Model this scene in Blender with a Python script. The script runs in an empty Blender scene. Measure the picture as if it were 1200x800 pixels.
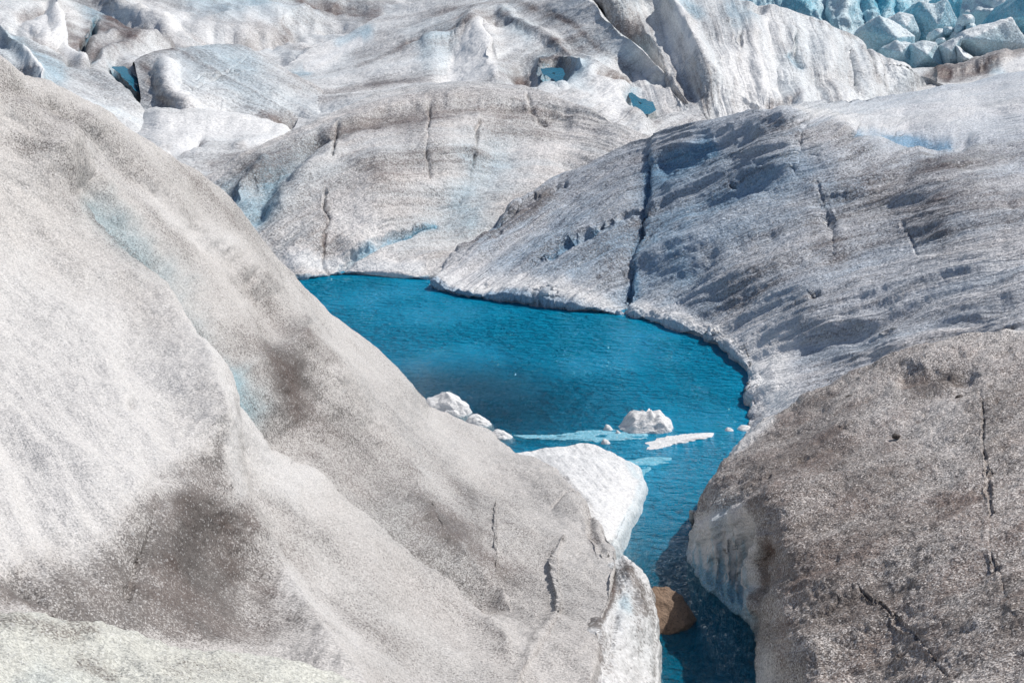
import bpy, bmesh, math, random
import numpy as np
from mathutils import Vector

random.seed(7)
R = math.radians
scene = bpy.context.scene
COL = scene.collection

# ------------------------------------------------------------------ camera
CAM_H, PITCH, FPX = 12.0, R(16), 1903.0
cam_data = bpy.data.cameras.new('camera')
cam = bpy.data.objects.new('camera', cam_data)
COL.objects.link(cam)
cam.location = (0, 0, CAM_H)
cam.rotation_euler = (R(90) - PITCH, 0, 0)
cam_data.sensor_width = 36.0
cam_data.lens = FPX / 1200.0 * 36.0
cam_data.clip_start = 0.1
cam_data.clip_end = 3000
scene.camera = cam

def ray(px, py):
    a = (px - 600.0) / FPX
    b = (400.0 - py) / FPX
    y = math.cos(PITCH) + b * math.sin(PITCH)
    z = -math.sin(PITCH) + b * math.cos(PITCH)
    return a / y, z / y

def P(px, py, Y):
    x, z = ray(px, py)
    return np.stack([x * Y, Y + 0 * x, CAM_H + z * Y], -1)

def yz(px, py, z):
    "distance at which the sight line of a point of the place meets height z"
    return (z - CAM_H) / ray(px, py)[1]

# ------------------------------------------------------------------ noise
_rng = np.random.RandomState(11)
_perm = np.concatenate([_rng.permutation(256)] * 3)
_g = _rng.normal(size=(256, 3)); _g /= np.linalg.norm(_g, axis=1)[:, None]

def gnoise(p):
    p = np.asarray(p, np.float64)
    i = np.floor(p).astype(np.int64)
    f = p - i
    u = f * f * f * (f * (f * 6 - 15) + 10)
    i &= 255
    out = 0
    for dx in (0, 1):
        wx = u[:, 0] if dx else 1 - u[:, 0]
        for dy in (0, 1):
            wy = u[:, 1] if dy else 1 - u[:, 1]
            for dz in (0, 1):
                wz = u[:, 2] if dz else 1 - u[:, 2]
                h = _perm[_perm[_perm[(i[:, 0] + dx) & 255] + ((i[:, 1] + dy) & 255)] + ((i[:, 2] + dz) & 255)]
                g = _g[h]
                out = out + wx * wy * wz * (g[:, 0] * (f[:, 0] - dx) + g[:, 1] * (f[:, 1] - dy) + g[:, 2] * (f[:, 2] - dz))
    return out * 1.6

def fbm(p, octv=4, gain=0.5):
    s, a, q = 0, 1.0, np.asarray(p, np.float64)
    for k in range(octv):
        s = s + a * gnoise(q)
        q = q * 2.03 + 17.3
        a *= gain
    return s

def ridged(p, octv=4, gain=0.5):
    s, a, q = 0, 1.0, np.asarray(p, np.float64)
    for k in range(octv):
        s = s + a * (1 - 2 * np.abs(gnoise(q)))
        q = q * 2.03 + 9.1
        a *= gain
    return s

def sm(x, a, b):
    t = np.clip((x - a) / (b - a), 0, 1)
    return t * t * (3 - 2 * t)

# ------------------------------------------------------------------ curves
def catmull(pts, n_seg=24):
    p = np.asarray(pts, float)
    q = np.vstack([2 * p[0] - p[1], p, 2 * p[-1] - p[-2]])
    out = []
    t = np.linspace(0, 1, n_seg, endpoint=False)[:, None]
    for k in range(len(p) - 1):
        a, b, c, d = q[k], q[k + 1], q[k + 2], q[k + 3]
        out.append(0.5 * (2 * b + (c - a) * t + (2 * a - 5 * b + 4 * c - d) * t ** 2 + (3 * b - a - 3 * c + d) * t ** 3))
    out.append(p[-1:])
    return np.vstack(out)

def resample(pts, n, smooth=True):
    c = catmull(pts) if smooth and len(pts) > 2 else np.asarray(pts, float)
    s = np.concatenate([[0], np.cumsum(np.linalg.norm(np.diff(c, axis=0), axis=1))])
    u = np.linspace(0, s[-1], n)
    return np.stack([np.interp(u, s, c[:, k]) for k in range(c.shape[1])], -1)

class TPS:
    def __init__(self, pts, reg=1e-4):
        p = np.array([(a, b) for a, b, _ in pts], float) / 100
        w = np.array([1.0 / c for _, _, c in pts])
        n = len(p)
        A = np.zeros((n + 3, n + 3))
        d = np.linalg.norm(p[:, None] - p[None], axis=2)
        A[:n, :n] = np.where(d > 0, d * d * np.log(np.maximum(d, 1e-9)), 0) + reg * np.eye(n)
        A[:n, n] = 1; A[:n, n + 1:] = p
        A[n, :n] = 1; A[n + 1:, :n] = p.T
        self.c = np.linalg.solve(A, np.concatenate([w, [0, 0, 0]]))
        self.p = p
    def __call__(self, px, py):
        q = np.stack([np.ravel(px), np.ravel(py)], -1) / 100
        out = self.c[-3] + q @ self.c[-2:]
        for k in range(len(self.p)):
            d2 = ((q - self.p[k]) ** 2).sum(1)
            out = out + self.c[k] * 0.5 * d2 * np.log(np.maximum(d2, 1e-18))
        return (1.0 / np.maximum(out, 1e-3)).reshape(np.shape(px))

def poly_dist(px, py, pts):
    "distance to a polyline and on which side of it a point lies"
    best = np.full(px.shape, 1e9); side = np.zeros(px.shape)
    pts = np.asarray(pts, float)
    if len(pts) == 1:
        return np.hypot(px - pts[0, 0], py - pts[0, 1]), side
    for a, b in zip(pts[:-1], pts[1:]):
        v = b - a
        L = (v ** 2).sum()
        t = np.clip(((px - a[0]) * v[0] + (py - a[1]) * v[1]) / L, 0, 1)
        d = np.hypot(px - a[0] - t * v[0], py - a[1] - t * v[1])
        s = np.sign(v[0] * (py - a[1]) - v[1] * (px - a[0]))
        m = d < best
        best = np.where(m, d, best); side = np.where(m, s, side)
    return best, side

def in_poly(px, py, poly):
    ins = np.zeros(px.shape, bool)
    n = len(poly)
    for k in range(n):
        x0, y0 = poly[k]; x1, y1 = poly[(k + 1) % n]
        c = ((y0 > py) != (y1 > py)) & (px < (x1 - x0) * (py - y0) / ((y1 - y0) or 1e-9) + x0)
        ins ^= c
    return ins

# ------------------------------------------------------------------ mesh helpers
def tag(o, label=None, cat=None, group=None, kind=None):
    if label: o['label'] = label
    if cat: o['category'] = cat
    if group: o['group'] = group
    if kind: o['kind'] = kind
    return o

def grid_faces(nv, nu, off=0):
    i = np.arange(nv - 1)[:, None] * nu + np.arange(nu - 1)[None]
    f = np.stack([i, i + 1, i + nu + 1, i + nu], -1).reshape(-1, 4) + off
    return f

def mesh_from(name, V, F, mat, attrs=None, smooth=True):
    me = bpy.data.meshes.new(name)
    V = np.asarray(V, np.float32); F = np.asarray(F, np.int32)
    me.vertices.add(len(V)); me.vertices.foreach_set('co', V.ravel())
    k = F.shape[1]
    me.loops.add(F.size); me.loops.foreach_set('vertex_index', F.ravel())
    me.polygons.add(len(F)); me.polygons.foreach_set('loop_start', np.arange(0, F.size, k, dtype=np.int32))
    me.polygons.foreach_set('use_smooth', np.full(len(F), smooth))
    for an, av in (attrs or {}).items():
        if av.ndim == 1:
            at = me.attributes.new(an, 'FLOAT', 'POINT'); at.data.foreach_set('value', av.astype(np.float32))
        else:
            at = me.attributes.new(an, 'FLOAT_VECTOR', 'POINT'); at.data.foreach_set('vector', av.astype(np.float32).ravel())
    me.update(calc_edges=True); me.validate()
    o = bpy.data.objects.new(name, me)
    COL.objects.link(o)
    if mat: me.materials.append(mat)
    return o

def grid_normals(G):
    du = np.gradient(G, axis=1); dv = np.gradient(G, axis=0)
    n = np.cross(du, dv)
    n /= np.maximum(np.linalg.norm(n, axis=-1, keepdims=True), 1e-12)
    return n

ATTRS = ('dirt', 'blue', 'snow')  # colour masks

def stamp(px, py, stamps, k):
    out = {a: np.zeros(px.shape) for a in ATTRS}
    jx = 0.55 * fbm(np.stack([px.ravel() / 45, py.ravel() / 45, 0 * px.ravel() + 3.1], -1), 4).reshape(px.shape)
    jy = 0.55 * fbm(np.stack([px.ravel() / 45, py.ravel() / 45, 0 * px.ravel() + 8.7], -1), 4).reshape(px.shape)
    for at, pts, rad, val in stamps:
        if at.endswith('_area'):
            d, _ = poly_dist(px + jx * rad, py + jy * rad, list(pts) + [pts[0]])
            ins = in_poly(px + jx * rad, py + jy * rad, pts)
            m = sm(np.where(ins, d, -d), -rad, rad)
            at = at[:-5]
        else:
            d, _ = poly_dist(px + jx * rad, py + jy * rad, pts)
            m = np.exp(-(d / rad) ** 2)
        out[at] = out[at] + val * m
    return out

def features(px, py, feats):
    h = np.zeros(px.shape)
    jx = fbm(np.stack([px.ravel() / 22, py.ravel() / 22, 0 * px.ravel() + 1.7], -1), 4).reshape(px.shape)
    jy = fbm(np.stack([px.ravel() / 22, py.ravel() / 22, 0 * px.ravel() + 5.2], -1), 4).reshape(px.shape)
    for ty, pts, w, amp in feats:
        if ty == 'ridge':
            d, _ = poly_dist(px + 3 * jx, py + 3 * jy, catmull(pts, 6) if len(pts) > 2 else pts)
            h += amp * np.exp(-(d / w) ** 2)
        elif ty == 'step':          # raised on the right-hand side going along the points
            d, s = poly_dist(px + 2 * jx, py + 2 * jy, catmull(pts, 6) if len(pts) > 2 else pts)
            h += amp * (0.5 + 0.5 * np.tanh(s * d / (w * 0.12))) * np.exp(-(d / w) ** 2)
        elif ty == 'crest':         # a sharp edge (or, negative, a sharp furrow)
            d, _ = poly_dist(px + 2.5 * jx, py + 2.5 * jy, catmull(pts, 8))
            h += amp * np.exp(-np.sqrt(d * d + 2.0) / w)
        elif ty == 'lumps':
            d, s = poly_dist(px, py, pts)
            q = np.stack([px.ravel() / 9, py.ravel() / 5, 0 * px.ravel() + .4], -1)
            nn = np.clip(fbm(q, 3) + 0.10, 0, 1) * np.clip(0.55 + 1.6 * gnoise(np.stack([px.ravel() / 42, py.ravel() / 42, 0 * px.ravel() + 6.6], -1)), 0, 1.5)
            nn = nn.reshape(px.shape)
            h += amp * nn * np.exp(-(d / w) ** 2)
        elif ty == 'crack':
            j = 3.5
            d, s = poly_dist(px + j * jx, py + j * jy, pts)
            br = 0.6 + 0.8 * np.clip(0.5 + jx, 0, 1)
            h -= amp * np.exp(-(d / (w * br)) ** 2)
            h += 0.22 * amp * np.exp(-(d / (w * 3.0)) ** 2) * (s > 0)
    return h

def patch(curves, depth, spacing, feats=(), stamps=(), flow=None, skirts=None,
          noise=((1.5, 0.05),), streak=None, vpos=None, reg=1e-4, closeup=None):
    """one ice surface: lines across it (near to far) give its outline, `depth` its distances;
    returns a vertex grid with attributes. skirts: {'top': (length, curve)} carry it on beyond its edges."""
    lens = [np.linalg.norm(np.diff(np.asarray(c, float), axis=0), axis=1).sum() for c in curves]
    nu = max(8, int(max(lens) / spacing))
    C = np.stack([resample(c, nu) for c in curves])                 # (k, nu, 2)
    hgt = np.linalg.norm(np.diff(C, axis=0), axis=2).max(1).sum()
    nv = max(6, int(hgt / spacing))
    k = len(curves)
    if k > 2:
        G2 = np.stack([resample(C[:, j], nv) for j in range(nu)], 1)
    else:
        t = np.linspace(0, 1, nv)[:, None, None]
        G2 = C[0][None] * (1 - t) + C[1][None] * t
    px, py = G2[..., 0], G2[..., 1]
    tps = TPS(depth, reg)
    Y = tps(px, py)
    G = P(px, py, Y)
    N = grid_normals(G)
    camv = np.array([0, 0, CAM_H]) - G
    if (N * camv).sum(-1).mean() < 0: N = -N
    if feats:
        G = G + N * features(px, py, feats)[..., None]
    at = stamp(px, py, stamps, Y)
    fl = flow(px, py) if flow else (px, py)
    sc = np.median(Y) / FPX
    fl = np.stack([fl[0] * sc, fl[1] * sc], -1)
    A = {a: at[a] for a in ATTRS}
    A['fl0'] = fl[..., 0]; A['fl1'] = fl[..., 1]
    def ext(G, A, rows, side):
        "append extra rows beyond one edge"
        E = np.stack(rows)
        if side == 'top':
            G = np.concatenate([G, E], 0)
            A = {a: np.concatenate([v, np.repeat(v[-1:], len(rows), 0)], 0) for a, v in A.items()}
        elif side == 'bottom':
            G = np.concatenate([E[::-1], G], 0)
            A = {a: np.concatenate([np.repeat(v[:1], len(rows), 0), v], 0) for a, v in A.items()}
        elif side == 'right':
            G = np.concatenate([G, np.swapaxes(E, 0, 1)], 1)
            A = {a: np.concatenate([v, np.repeat(v[:, -1:], len(rows), 1)], 1) for a, v in A.items()}
        else:
            G = np.concatenate([np.swapaxes(E[::-1], 0, 1), G], 1)
            A = {a: np.concatenate([np.repeat(v[:, :1], len(rows), 1), v], 1) for a, v in A.items()}
        if side in ('top', 'bottom', 'right', 'left'):
            pass
        return G, A
    for side, spec in (skirts or {}).items():
        edge = {'top': G[-1], 'bottom': G[0], 'right': G[:, -1], 'left': G[:, 0]}[side]
        mode = spec[0]
        rows = []
        if mode == 'over':              # rolls over away from the viewer
            L, c, n = spec[1], spec[2], spec[3] if len(spec) > 3 else 24
            d = edge - np.array([0, 0, CAM_H]); d /= np.linalg.norm(d[:, :2], axis=1)[:, None]
            for q in range(1, n + 1):
                s = L * (q / n) ** 1.5
                r = edge + d * s; r[:, 2] -= c * s * s
                rows.append(r)
        elif mode == 'dir':             # curls out along a direction and then down
            dv, L, drop, n = np.array(spec[1], float), spec[2], spec[3], spec[4] if len(spec) > 4 else 16
            dv /= np.linalg.norm(dv)
            for q in range(1, n + 1):
                t = q / n
                r = edge + dv * L * math.sin(t * math.pi / 2) ** (0.8 if L < 3 else 1.0)
                r = r + np.array([0, 0, -1]) * drop * (1 - math.cos(t * math.pi / 2))
                rows.append(r)
        G, A = ext(G, A, rows, side)
    V = G.reshape(-1, 3)
    N = grid_normals(G).reshape(-1, 3)
    if N[:, 2].mean() < 0: N = -N
    h = np.zeros(len(V))
    for fr, am in noise:
        h += am * fbm(V * fr, 3)
    f0, f1 = A['fl0'].ravel(), A['fl1'].ravel()
    if streak:
        for (fa, fc, am) in streak:
            wob = 0.5 * gnoise(V * 0.5)
            h += am * fbm(np.stack([f0 * fa, (f1 + 0.35 * wob) * fc, 0.15 * V[:, 2]], -1), 3)
    V = V + N * h[:, None]
    att = {a: np.clip(A[a].ravel(), -1, 1.5) for a in ATTRS}
    att['flow'] = np.stack([f0, f1, V[:, 2] * 0.3], -1)
    return V, grid_faces(*G.shape[:2]), att, tps

def build(name, patches, mat, kind='structure', label=None):
    Vs, Fs, off, at = [], [], 0, {}
    for V, F, a, _ in patches:
        Vs.append(V); Fs.append(F + off); off += len(V)
        for k, v in a.items(): at.setdefault(k, []).append(v)
    o = mesh_from(name, np.vstack(Vs), np.vstack(Fs), mat, {k: np.concatenate(v) for k, v in at.items()})
    me = o.data
    # make the surfaces face upwards
    nz = np.zeros(len(me.polygons) * 3, np.float32); me.polygons.foreach_get('normal', nz)
    if nz[2::3].mean() < 0: me.flip_normals()
    tag(o, kind=kind, label=label)
    return o

# ------------------------------------------------------------------ materials
class NT:
    def __init__(self, name):
        self.m = bpy.data.materials.new(name); self.m.use_nodes = True
        self.t = self.m.node_tree; self.t.nodes.clear()
        self.out = self.n('ShaderNodeOutputMaterial')
    def n(self, ty, **kw):
        x = self.t.nodes.new(ty)
        for k, v in kw.items(): setattr(x, k, v)
        return x
    def l(self, a, b): self.t.links.new(a, b)
    def put(self, sock, v):
        if isinstance(v, bpy.types.NodeSocket): self.l(v, sock)
        elif isinstance(v, (tuple, list)) and len(v) == 3 and sock.type == 'RGBA': sock.default_value = (*v, 1)
        else: sock.default_value = v
    def math(self, op, a, b=0.0, c=0.0, clamp=False):
        x = self.n('ShaderNodeMath', operation=op, use_clamp=clamp)
        for s, v in zip(x.inputs, (a, b, c)): self.put(s, v)
        return x.outputs[0]
    def mix(self, f, a, b, blend='MIX'):
        x = self.n('ShaderNodeMix', data_type='RGBA', blend_type=blend)
        self.put(x.inputs[0], f); self.put(x.inputs[6], a); self.put(x.inputs[7], b)
        return x.outputs[2]
    def noise(self, vec, scale, detail=4, rough=0.55, dist=0.0, kind='FBM'):
        x = self.n('ShaderNodeTexNoise', noise_dimensions='3D')
        self.put(x.inputs['Vector'], vec); x.inputs['Scale'].default_value = scale
        x.inputs['Detail'].default_value = detail; x.inputs['Roughness'].default_value = rough
        x.inputs['Distortion'].default_value = dist
        return x.outputs['Fac']
    def ramp(self, f, a, b, lo=0.0, hi=1.0):
        x = self.n('ShaderNodeMapRange', interpolation_type='SMOOTHSTEP')
        self.put(x.inputs['Value'], f); self.put(x.inputs['From Min'], a); self.put(x.inputs['From Max'], b)
        self.put(x.inputs['To Min'], lo); self.put(x.inputs['To Max'], hi)
        return x.outputs[0]
    def attr(self, name, vec=False):
        x = self.n('ShaderNodeAttribute', attribute_name=name)
        return x.outputs['Vector' if vec else 'Fac']
    def scale(self, vec, s):
        x = self.n('ShaderNodeVectorMath', operation='MULTIPLY')
        self.put(x.inputs[0], vec); x.inputs[1].default_value = s
        return x.outputs[0]

def ice_material(name, base=(0.70, 0.715, 0.72), dirt=(0.115, 0.098, 0.088), blue=(0.16, 0.42, 0.58),
                 dirt0=0.18, streak=0.25, streak_scale=(0.18, 2.2), grain=22.0, grain_bump=0.8,
                 speck=0.5, blue0=0.05, blue_streak=0.2, warm=0.3, rough=0.42, mid_bump=0.35, streak_bump=0.35,
                 crystal=0.22, facet=0.34, cell=1.7):
    t = NT(name)
    co = t.n('ShaderNodeTexCoord').outputs['Object']
    fl = t.attr('flow', True)
    fs = t.scale(fl, (streak_scale[0], streak_scale[1], 1.0))
    fs2 = t.scale(fl, (streak_scale[0] * 2.5, streak_scale[1] * 4.5, 1.0))
    big = t.noise(co, 0.35, 5, 0.6)
    mid = t.noise(co, 2.2, 5, 0.62)
    band = t.noise(fs, 1.0, 6, 0.62, 0.4)
    band2 = t.noise(fs2, 1.0, 5, 0.6, 0.3)
    gr = t.noise(co, grain, 3, 0.65)
    gr2 = t.noise(co, grain * 2.7, 2, 0.6)
    # how dirty: authored stains and a little painted shade, plus streaks along the flow and loose patches
    d = t.math('ADD', t.attr('dirt'), dirt0)
    d = t.math('ADD', d, t.math('MULTIPLY', t.math('SUBTRACT', band, 0.5), streak * 3.0))
    d = t.math('ADD', d, t.math('MULTIPLY', t.math('SUBTRACT', band2, 0.5), streak * 2.0))
    d = t.math('ADD', d, t.math('MULTIPLY', t.math('SUBTRACT', big, 0.5), 0.55))
    d = t.math('ADD', d, t.math('MULTIPLY', t.math('SUBTRACT', mid, 0.5), 0.35))
    d = t.math('SUBTRACT', d, t.math('MULTIPLY', t.attr('snow'), 0.8), clamp=True)
    # dirt sits as grains between single coarse ice crystals, each lighter or darker and tilted its own way
    vo = t.n('ShaderNodeTexVoronoi', feature='F1'); t.l(co, vo.inputs['Vector']); vo.inputs['Scale'].default_value = grain * cell
    sep = t.n('ShaderNodeSeparateColor'); t.l(vo.outputs['Color'], sep.inputs[0])
    rnd = t.math('ADD', t.math('MULTIPLY', sep.outputs[2], 0.65), t.math('MULTIPLY', t.ramp(gr, 0.25, 0.75), 0.35))
    spk = t.ramp(t.math('SUBTRACT', t.math('MULTIPLY', d, 1.1), rnd), -0.06, 0.10)
    fac = t.math('ADD', t.math('MULTIPLY', spk, speck), t.math('MULTIPLY', d, 1.0 - speck), clamp=True)
    bl = t.math('ADD', t.attr('blue'), blue0)
    bl = t.math('ADD', bl, t.math('MULTIPLY', t.math('SUBTRACT', t.noise(fs, 0.6, 5, 0.6, 0.3), 0.48), blue_streak * 3.0))
    bl = t.math('SUBTRACT', bl, t.math('MULTIPLY', t.attr('snow'), 0.5), clamp=True)
    c = t.mix(bl, base, blue)
    wn = t.ramp(t.noise(co, 0.8, 3), 0.4, 0.7, 0.0, warm)
    dc = t.mix(wn, dirt, tuple(v * k for v, k in zip(dirt, (1.7, 1.25, 1.1))))
    c = t.mix(fac, c, dc)
    lv = t.ramp(sep.outputs[0], 0.0, 1.0, 1.0 - crystal, 1.0 + crystal * 0.75)
    mu = t.n('ShaderNodeVectorMath', operation='SCALE'); t.l(c, mu.inputs[0]); t.l(lv, mu.inputs['Scale'])
    c = mu.outputs[0]
    c = t.mix(t.ramp(sep.outputs[1], 0.90, 0.96, 0.0, 0.30), c, (0.80, 0.81, 0.82))     # clean bright crystals
    c = t.mix(t.math('MULTIPLY', t.attr('snow'), 0.8, clamp=True), c, (0.80, 0.82, 0.835))
    b = t.n('ShaderNodeBsdfPrincipled')
    t.l(c, b.inputs['Base Color'])
    t.put(b.inputs['Roughness'], t.ramp(sep.outputs[2], 0.1, 0.9, rough - 0.17, rough + 0.2))
    b.inputs['IOR'].default_value = 1.31
    b.inputs['Specular IOR Level'].default_value = 0.6
    hgt = t.math('MULTIPLY', gr, 0.6 / grain * grain_bump)
    hgt = t.math('ADD', hgt, t.math('MULTIPLY', gr2, 0.25 / grain * grain_bump))
    hgt = t.math('ADD', hgt, t.math('MULTIPLY', mid, 0.10 * mid_bump))
    hgt = t.math('ADD', hgt, t.math('MULTIPLY', band2, 0.10 * streak_bump))
    bu = t.n('ShaderNodeBump'); bu.inputs['Strength'].default_value = 1.0; bu.inputs['Distance'].default_value = 1.0
    t.l(hgt, bu.inputs['Height'])
    off = t.n('ShaderNodeVectorMath', operation='SUBTRACT'); t.l(vo.outputs['Color'], off.inputs[0]); off.inputs[1].default_value = (0.5, 0.5, 0.5)
    sc = t.n('ShaderNodeVectorMath', operation='SCALE'); t.l(off.outputs[0], sc.inputs[0]); sc.inputs['Scale'].default_value = facet
    ad = t.n('ShaderNodeVectorMath', operation='ADD'); t.l(sc.outputs[0], ad.inputs[0]); t.l(bu.outputs[0], ad.inputs[1])
    no = t.n('ShaderNodeVectorMath', operation='NORMALIZE'); t.l(ad.outputs[0], no.inputs[0])
    t.l(no.outputs[0], b.inputs['Normal'])
    t.l(b.outputs[0], t.out.inputs[0])
    return t.m

M_left = ice_material('pale_granular_ice', dirt0=0.12, streak=0.28, streak_scale=(0.06, 1.3), grain=40, speck=0.48, blue0=0.0, blue_streak=0.05, base=(0.575, 0.556, 0.538), dirt=(0.098, 0.086, 0.080), grain_bump=0.9, streak_bump=0.35, cell=1.4, crystal=0.20, rough=0.38, blue=(0.22, 0.42, 0.50))
M_near = ice_material('near_granular_ice', dirt0=0.06, streak=0.05, grain=40, speck=0.5, blue0=0.0, blue_streak=0.02, base=(0.60, 0.605, 0.555), grain_bump=1.0)
M_right = ice_material('dirty_brown_ice', dirt0=0.55, streak=0.24, grain=30, speck=0.55, blue0=0.0, blue_streak=0.03, grain_bump=1.4, warm=0.35, streak_scale=(0.45, 2.6), streak_bump=0.8, mid_bump=0.25, base=(0.71, 0.675, 0.65), dirt=(0.135, 0.108, 0.094), crystal=0.36, facet=0.5)
M_hill = ice_material('streaked_blue_ice', dirt0=0.20, streak=0.42, grain=14, speck=0.35, blue0=0.17, blue_streak=0.46, grain_bump=1.0, streak_scale=(0.13, 2.2), streak_bump=2.4, blue=(0.20, 0.37, 0.54), mid_bump=0.06, dirt=(0.105, 0.088, 0.086), base=(0.69, 0.685, 0.70), warm=0.2, rough=0.36)
M_dome = ice_material('banded_ice', dirt0=0.24, streak=0.36, grain=14, speck=0.35, blue0=0.05, blue_streak=0.28, grain_bump=0.9, streak_scale=(0.10, 1.5), streak_bump=0.7, mid_bump=0.10, dirt=(0.115, 0.094, 0.087), base=(0.69, 0.668, 0.655), warm=0.3, rough=0.38)
M_far = ice_material('far_glacier_ice', dirt0=0.20, streak=0.48, grain=8, speck=0.25, blue0=0.06, blue_streak=0.26, grain_bump=0.5, streak_scale=(0.04, 0.8), base=(0.76, 0.765, 0.765), mid_bump=0.3, streak_bump=1.2, dirt=(0.115, 0.092, 0.086), warm=0.3, crystal=0.15, facet=0.25)
M_serac = ice_material('blue_serac_ice', dirt0=-0.05, streak=0.08, grain=7, speck=0.3, blue0=0.22, blue_streak=0.50, grain_bump=0.5, streak_scale=(0.4, 0.4), base=(0.74, 0.80, 0.82), blue=(0.15, 0.46, 0.60), mid_bump=0.8, crystal=0.2)
M_snow = ice_material('white_snow_ice', dirt0=-0.10, streak=0.10, grain=16, speck=0.4, blue0=0.0, blue_streak=0.12, grain_bump=0.4, base=(0.71, 0.72, 0.725), blue=(0.16, 0.46, 0.60), mid_bump=0.3, streak_bump=0.5, crystal=0.12, facet=0.15)
M_bed = ice_material('pond_bed_ice', dirt0=0.0, streak=0.1, grain=6, speck=0.2, blue0=0.1, blue_streak=0.2, base=(0.62, 0.70, 0.74))

def pool_material():
    t = NT('meltwater_blue')
    co = t.n('ShaderNodeTexCoord').outputs['Object']
    b = t.n('ShaderNodeBsdfPrincipled')
    t.l(t.mix(t.noise(co, 0.8, 3), (0.006, 0.085, 0.15), (0.012, 0.17, 0.27)), b.inputs['Base Color'])
    b.inputs['Roughness'].default_value = 0.25
    b.inputs['IOR'].default_value = 1.33
    b.inputs['Specular IOR Level'].default_value = 0.25
    bu = t.n('ShaderNodeBump'); bu.inputs['Distance'].default_value = 0.05
    t.l(t.noise(co, 3.0, 3), bu.inputs['Height']); t.l(bu.outputs[0], b.inputs['Normal'])
    t.l(b.outputs[0], t.out.inputs[0])
    return t.m
M_pool = pool_material()

WC = (0.0, 33.5)        # middle of the pond
def water_material():
    t = NT('clear_meltwater')
    co = t.n('ShaderNodeNewGeometry').outputs['Position']
    w1 = t.noise(t.scale(co, (0.8, 1.5, 1)), 3.2, 4, 0.6, 0.4)
    w2 = t.noise(t.scale(co, (1.0, 1.8, 1)), 9.0, 3, 0.55, 0.2)
    calm = t.ramp(t.noise(co, 0.22, 2), 0.35, 0.65, 0.35, 1.2)
    hgt = t.math('ADD', t.math('MULTIPLY', w1, 0.55), t.math('MULTIPLY', w2, 0.13))
    hgt = t.math('MULTIPLY', hgt, calm)
    bu = t.n('ShaderNodeBump'); bu.inputs['Distance'].default_value = 1.0
    t.l(hgt, bu.inputs['Height'])
    gl = t.n('ShaderNodeBsdfGlossy'); gl.inputs['Roughness'].default_value = 0.06
    gl.inputs['Color'].default_value = (1, 1, 1, 1)
    t.l(bu.outputs[0], gl.inputs['Normal'])
    tr = t.n('ShaderNodeBsdfTransparent')
    # what the suspended rock flour scatters back
    df = t.n('ShaderNodeBsdfDiffuse'); df.inputs['Color'].default_value = (0.0, 0.32, 0.56, 1)
    t.l(bu.outputs[0], df.inputs['Normal'])
    m0 = t.n('ShaderNodeMixShader'); 
    def spot(x, y, r):
        v = t.n('ShaderNodeVectorMath', operation='DISTANCE'); t.l(co, v.inputs[0]); v.inputs[1].default_value = (x, y, 0)
        return t.ramp(v.outputs['Value'], 0.25 * r, r, 1.0, 0.0)
    clear = t.math('MAXIMUM', spot(WC[0] - 1.6, WC[1] + 3.0, 5.2), t.math('MULTIPLY', spot(WC[0] + 3.0, WC[1] - 9.5, 8.0), 0.7))  # darker patches; mid-pond also has dark ripple reflections put into the colour
    t.l(t.math('SUBTRACT', 0.84, t.math('MULTIPLY', clear, 0.66)), m0.inputs[0])
    t.l(tr.outputs[0], m0.inputs[1]); t.l(df.outputs[0], m0.inputs[2])
    fr = t.n('ShaderNodeFresnel'); fr.inputs['IOR'].default_value = 1.33
    t.l(bu.outputs[0], fr.inputs['Normal'])
    f = t.math('MULTIPLY', fr.outputs[0], 0.85)
    mx = t.n('ShaderNodeMixShader')
    t.l(f, mx.inputs[0]); t.l(m0.outputs[0], mx.inputs[1]); t.l(gl.outputs[0], mx.inputs[2])
    t.l(mx.outputs[0], t.out.inputs['Surface'])
    va = t.n('ShaderNodeVolumeAbsorption')
    va.inputs['Color'].default_value = (0.0, 0.72, 0.86, 1)
    va.inputs['Density'].default_value = 0.7
    t.l(va.outputs[0], t.out.inputs['Volume'])
    return t.m
M_water = water_material()

def rock_material(name='brown_granite', a=(0.12, 0.078, 0.052), b_=(0.36, 0.245, 0.165)):
    t = NT(name)
    co = t.n('ShaderNodeTexCoord').outputs['Object']
    n1 = t.noise(co, 5, 6, 0.65); n2 = t.noise(co, 34, 4, 0.6)
    c = t.mix(n1, a, b_)
    c = t.mix(t.ramp(n2, 0.5, 0.68, 0, 0.6), c, (0.05, 0.035, 0.025))
    b = t.n('ShaderNodeBsdfPrincipled'); t.l(c, b.inputs['Base Color']); b.inputs['Roughness'].default_value = 0.75
    bu = t.n('ShaderNodeBump'); bu.inputs['Distance'].default_value = 1.0
    t.l(t.math('ADD', t.math('MULTIPLY', n1, 0.05), t.math('MULTIPLY', n2, 0.012)), bu.inputs['Height'])
    t.l(bu.outputs[0], b.inputs['Normal']); t.l(b.outputs[0], t.out.inputs[0])
    return t.m
M_rock = rock_material()
M_pebble = rock_material('dark_slate', (0.03, 0.026, 0.024), (0.12, 0.10, 0.09))

# ------------------------------------------------------------------ flow directions (how layers and melt streaks run on each surface)
def lin_flow(dx, dy, bend=0.0, cx=0, cy=0):
    L = math.hypot(dx, dy); dx /= L; dy /= L
    def f(px, py):
        a = (px - cx) * dx + (py - cy) * dy
        c = -(px - cx) * dy + (py - cy) * dx
        return a, c + bend * a * a
    return f

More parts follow.
